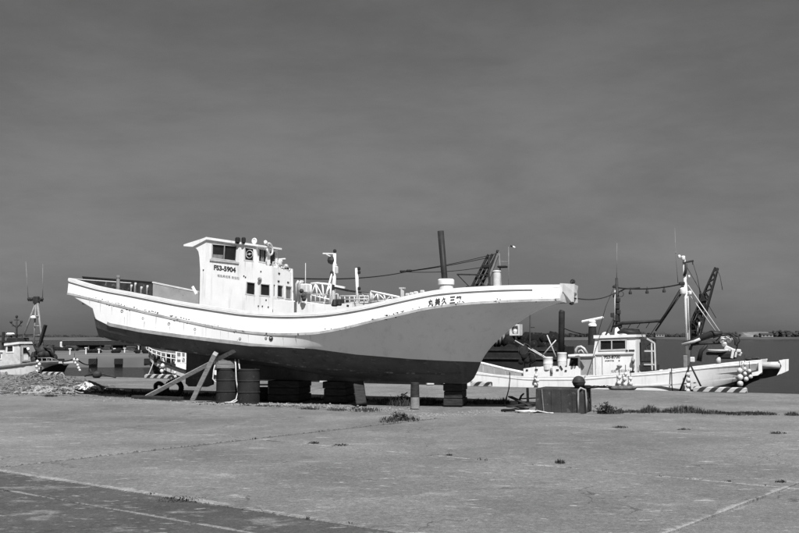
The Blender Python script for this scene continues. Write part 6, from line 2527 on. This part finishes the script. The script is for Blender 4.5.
# low wall and white posts on the pier
mb = MB()
mb.bar((-70, 137, PZ + .12), (0, 131, PZ + .12), .5, .25)
mb.build('pier_kerb', MT['pier'], pier)
for i, (px, y0, y1) in enumerate(((70, 355, 348.6), (86, 354.4, 347.6), (99, 353.6, 349), (114.5, 352.8, 348.4), (124.6, 352.8, 348), (138.6, 352.6, 345))):
    q = G(px, y0, PZ)
    zt_ = P(px, y1, q.y).z
    mb = MB()
    mb.box((q.x, q.y, (PZ + zt_) / 2), (.16, .16, zt_ - PZ), 0, bev=.02)
    mb.box((q.x, q.y, zt_ - .03), (.34, .26, .12), 0, bev=.02)
    tag(mb.build('pier_post', MT['offwhite'], origin=q), ['leftmost', 'second from the left', 'third from the left', 'fourth from the left', 'fifth from the left', 'rightmost'][i] + ' of the small pale posts on the far pier', 'post', 'posts on the far pier')
sh = thing('open_shed', 'long low open shed with a dark flat roof on the far pier', 'shed', G(95, 351, PZ))
Ys = G(95, 350.6, PZ).y
x0, x1 = P(64.5, 343, Ys).x, P(140, 343, Ys).x
zt_, zb_ = P(80, 340.8, Ys).z, P(80, 345.2, Ys).z
mb = MB()
mb.box(((x0 + x1) / 2, Ys, (zt_ + zb_) / 2), (x1 - x0, 2.4, zt_ - zb_), 0, bev=.06)
mb.build('shed_roof', MT['black'], sh)
MB().bar((x0, Ys - 1.1, zt_ + .03), (x1 - 4, Ys - 1.1, zt_ + .03), .3, .06).build('roof_edge', MT['grey'], sh)
for k in range(7):
    x = x0 + .4 + (x1 - x0 - .8) * k / 6
    MB().box((x, Ys - .9, (PZ + zb_) / 2), (.14, .14, zb_ - PZ), 0).build('shed_post', MT['grey'], sh)
MB().box((x0 - .1, Ys - .6, zb_ - .1), (.6, .8, 1.3), 0, bev=.1).build('shed_end', MT['offwhite'], sh)
MB().box(((x0 + x1) / 2 + 1, Ys + .9, (PZ + zb_) / 2), ((x1 - x0) * .9, .2, zb_ - PZ - .06), 0).build('shed_back_wall', MT['black'], sh)
mb = MB()
r = random.Random(3)
for k in range(14):
    q = G(r.uniform(62, 142), r.uniform(350.4, 351.6), PZ)
    mb.ball(q + Vector((0, 0, .25)), r.uniform(.25, .5), 8, 6, sq=(1.6, 1, .8), rough=.5, seed=k)
tag(mb.build('pier_gear', MT['darknet'], origin=G(100, 351, PZ)), 'dark heaps of gear lying under the shed on the far pier', 'gear', kind='stuff')
mb = MB()
for (px0, px1, py) in ((83, 142, 350.2),):
    for k in range(22):
        px = px0 + (px1 - px0) * k / 21
        q = G(px, 351.8 + .8 * math.sin(k), PZ)
        mb.ball(q + Vector((0, 0, .05)), .55, 8, 5, sq=(1.5, 1, .42), rough=.4, seed=k + 7)
tag(mb.build('gravel_bank', MT['slab'], origin=G(110, 352, PZ)), 'low pale gravel bank along the far pier', 'bank', kind='stuff')
rope_between('mooring_rope', f4(57, 361.3, .2), f4(76, 358.6, .3), .05, .035, MT['darkrope'], 'dark mooring rope from the left boat bow to the float string', 'rope')
rope_between('mooring_rope', f4(76, 358.6, .3), G(97, 357.5, PZ), .5, .035, MT['darkrope'], 'dark mooring rope from the float string to the far pier', 'rope')

pr_ = random.Random(23)
for k, (px, py, w_, h_, kind) in enumerate(((62, 352.5, 1.6, .9, 0), (75, 351.5, 1.1, .7, 1), (92, 352.8, 1.8, .55, 0), (108, 352, 1.0, 1.0, 1), (119, 353, 1.5, .6, 0), (131, 352.2, 1.3, .9, 1), (143, 353.4, 1.6, .7, 0), (48, 353, 1.4, 1.1, 1))):
    q = G(px, py, PZ)
    mb = MB()
    if kind:
        for j in range(3):
            mb.box(q + Vector((pr_.uniform(-.1, .1), 0, h_ / 3 * (j + .5))), (w_, .8, h_ / 3 - .03), pr_.uniform(-.1, .1), bev=.03)
    else:
        for j in range(5):
            mb.ball(q + Vector((pr_.uniform(-.5, .5) * w_, pr_.uniform(-.3, .3), h_ * .35)), h_ * pr_.uniform(.4, .65), 9, 6, sq=(1.5, 1, .9), rough=.5, seed=k * 7 + j)
    tag(mb.build('crate_stack' if kind else 'net_pile', MT['darkboard'] if kind else MT['darknet'], origin=q),
        ('dark stack of crates' if kind else 'dark pile of nets') + ' on the far pier, %s from its left end' % ['second', 'third', 'fourth', 'fifth', 'sixth', 'seventh', 'eighth', 'first'][k],
        'crates' if kind else 'nets', 'gear standing on the far pier')

# breakwater and wooded shore
SD = 670.0
def shore(name, x0, x1, Y, prof, depth, m, kind='structure', seed=0):
    n = 160
    vs = []
    for i in range(n + 1):
        x = x0 + (x1 - x0) * i / n
        h = prof(x) * (1 + .12 * noise.noise(Vector((x * .05, seed, 0))))
        vs += [(x, Y, WZ - .5), (x, Y + 3, WZ + h * .6), (x, Y + 10, WZ + h), (x, Y + depth, WZ + h), (x, Y + depth + 10, WZ - .5)]
    fs = []
    for i in range(n):
        for j in range(4):
            fs.append((i * 5 + j, i * 5 + 5 + j, i * 5 + 6 + j, i * 5 + 1 + j))
    return tag(MB().add(vs, fs).build(name, m), kind=kind)


px2x = lambda px: (px - 399.5) / FPX * SD
shore('far_shore', -900, 900, SD, lambda x: 2.0, 60, MT['shore'], seed=1)
hillx0, hillx1 = px2x(752), px2x(783)
shore('far_slope', px2x(748), px2x(786), SD + 14, lambda x: 5.2 * max(0, min(1, (x - px2x(748)) / 4, (px2x(786) - x) / 4)), 20, MT['shorelight'], seed=2)
mb = MB()
r = random.Random(17)
def ico_blob(c, R, seed):
    mb.ball(c, R, 9, 6, sq=(1.15, 1, .9), rough=.7, seed=seed, smooth=False)


for k in range(2600):
    px = r.uniform(-40, 860)
    if 748 < px < 783 and r.random() < .85:
        continue
    hmax = 1.9 + 1.3 * noise.noise(Vector((px * .03, 2, 0))) + (2.2 if px > 783 else 0) + (.8 if 640 < px < 745 else 0)
    if 480 < px < 640:
        hmax *= .9
    x = px2x(px)
    if px < 420:
        hmax *= .35
    R = r.uniform(.6, 1.35)
    ico_blob(Vector((x, SD + r.uniform(12, 40), WZ + 1.8 + r.uniform(0, 1) * max(.2, hmax))), R, k)
tag(mb.build('far_wood', MT['wood_mass'], origin=(0, SD + 20, 0)), 'dark belt of trees along the far shore', 'wood', kind='stuff')
for i, (px, w_, h_, lab) in enumerate(((706, 7, 3.0, 'low pale building on the far shore right of the white mast'), (727, 5, 2.6, 'smaller low pale building on the far shore behind the hauler'), (662, 6, 2.2, 'low grey building on the far shore right of the wheelhouse'), (770, 8, 1.7, 'long low shed at the foot of the pale far slope'))):
    c = Vector((px2x(px), SD + 9, WZ + 1.9))
    t = thing('far_building', lab, 'building', c, 0, 'buildings on the far shore')
    MB().box(c + Vector((0, 0, h_ / 2)), (w_, 5, h_), 0).build('wall', MT['grey'], t)
    mb = MB()
    mb.add([c + Vector(q) for q in ((-w_ / 2 - .3, -2.8, h_), (w_ / 2 + .3, -2.8, h_), (w_ / 2 + .3, 2.8, h_), (-w_ / 2 - .3, 2.8, h_), (-w_ / 2 - .3, 0, h_ + 1.1), (w_ / 2 + .3, 0, h_ + 1.1))], [(0, 1, 5, 4), (2, 3, 4, 5), (0, 4, 3), (1, 2, 5), (3, 2, 1, 0)])
    mb.build('roof', MT['darkboard'], t)
    for k in range(3):
        MB().box(c + Vector((-w_ * .3 + w_ * .3 * k, -2.52, h_ * .55)), (w_ * .14, .1, h_ * .35), 0).build('window', MT['glass'], t)
mb = MB()
mb.bar((px2x(640), SD - 2, WZ + .35), (px2x(870), SD - 2, WZ + .35), 3, 1.0)
tag(mb.build('breakwater', MT['shore']), kind='structure')
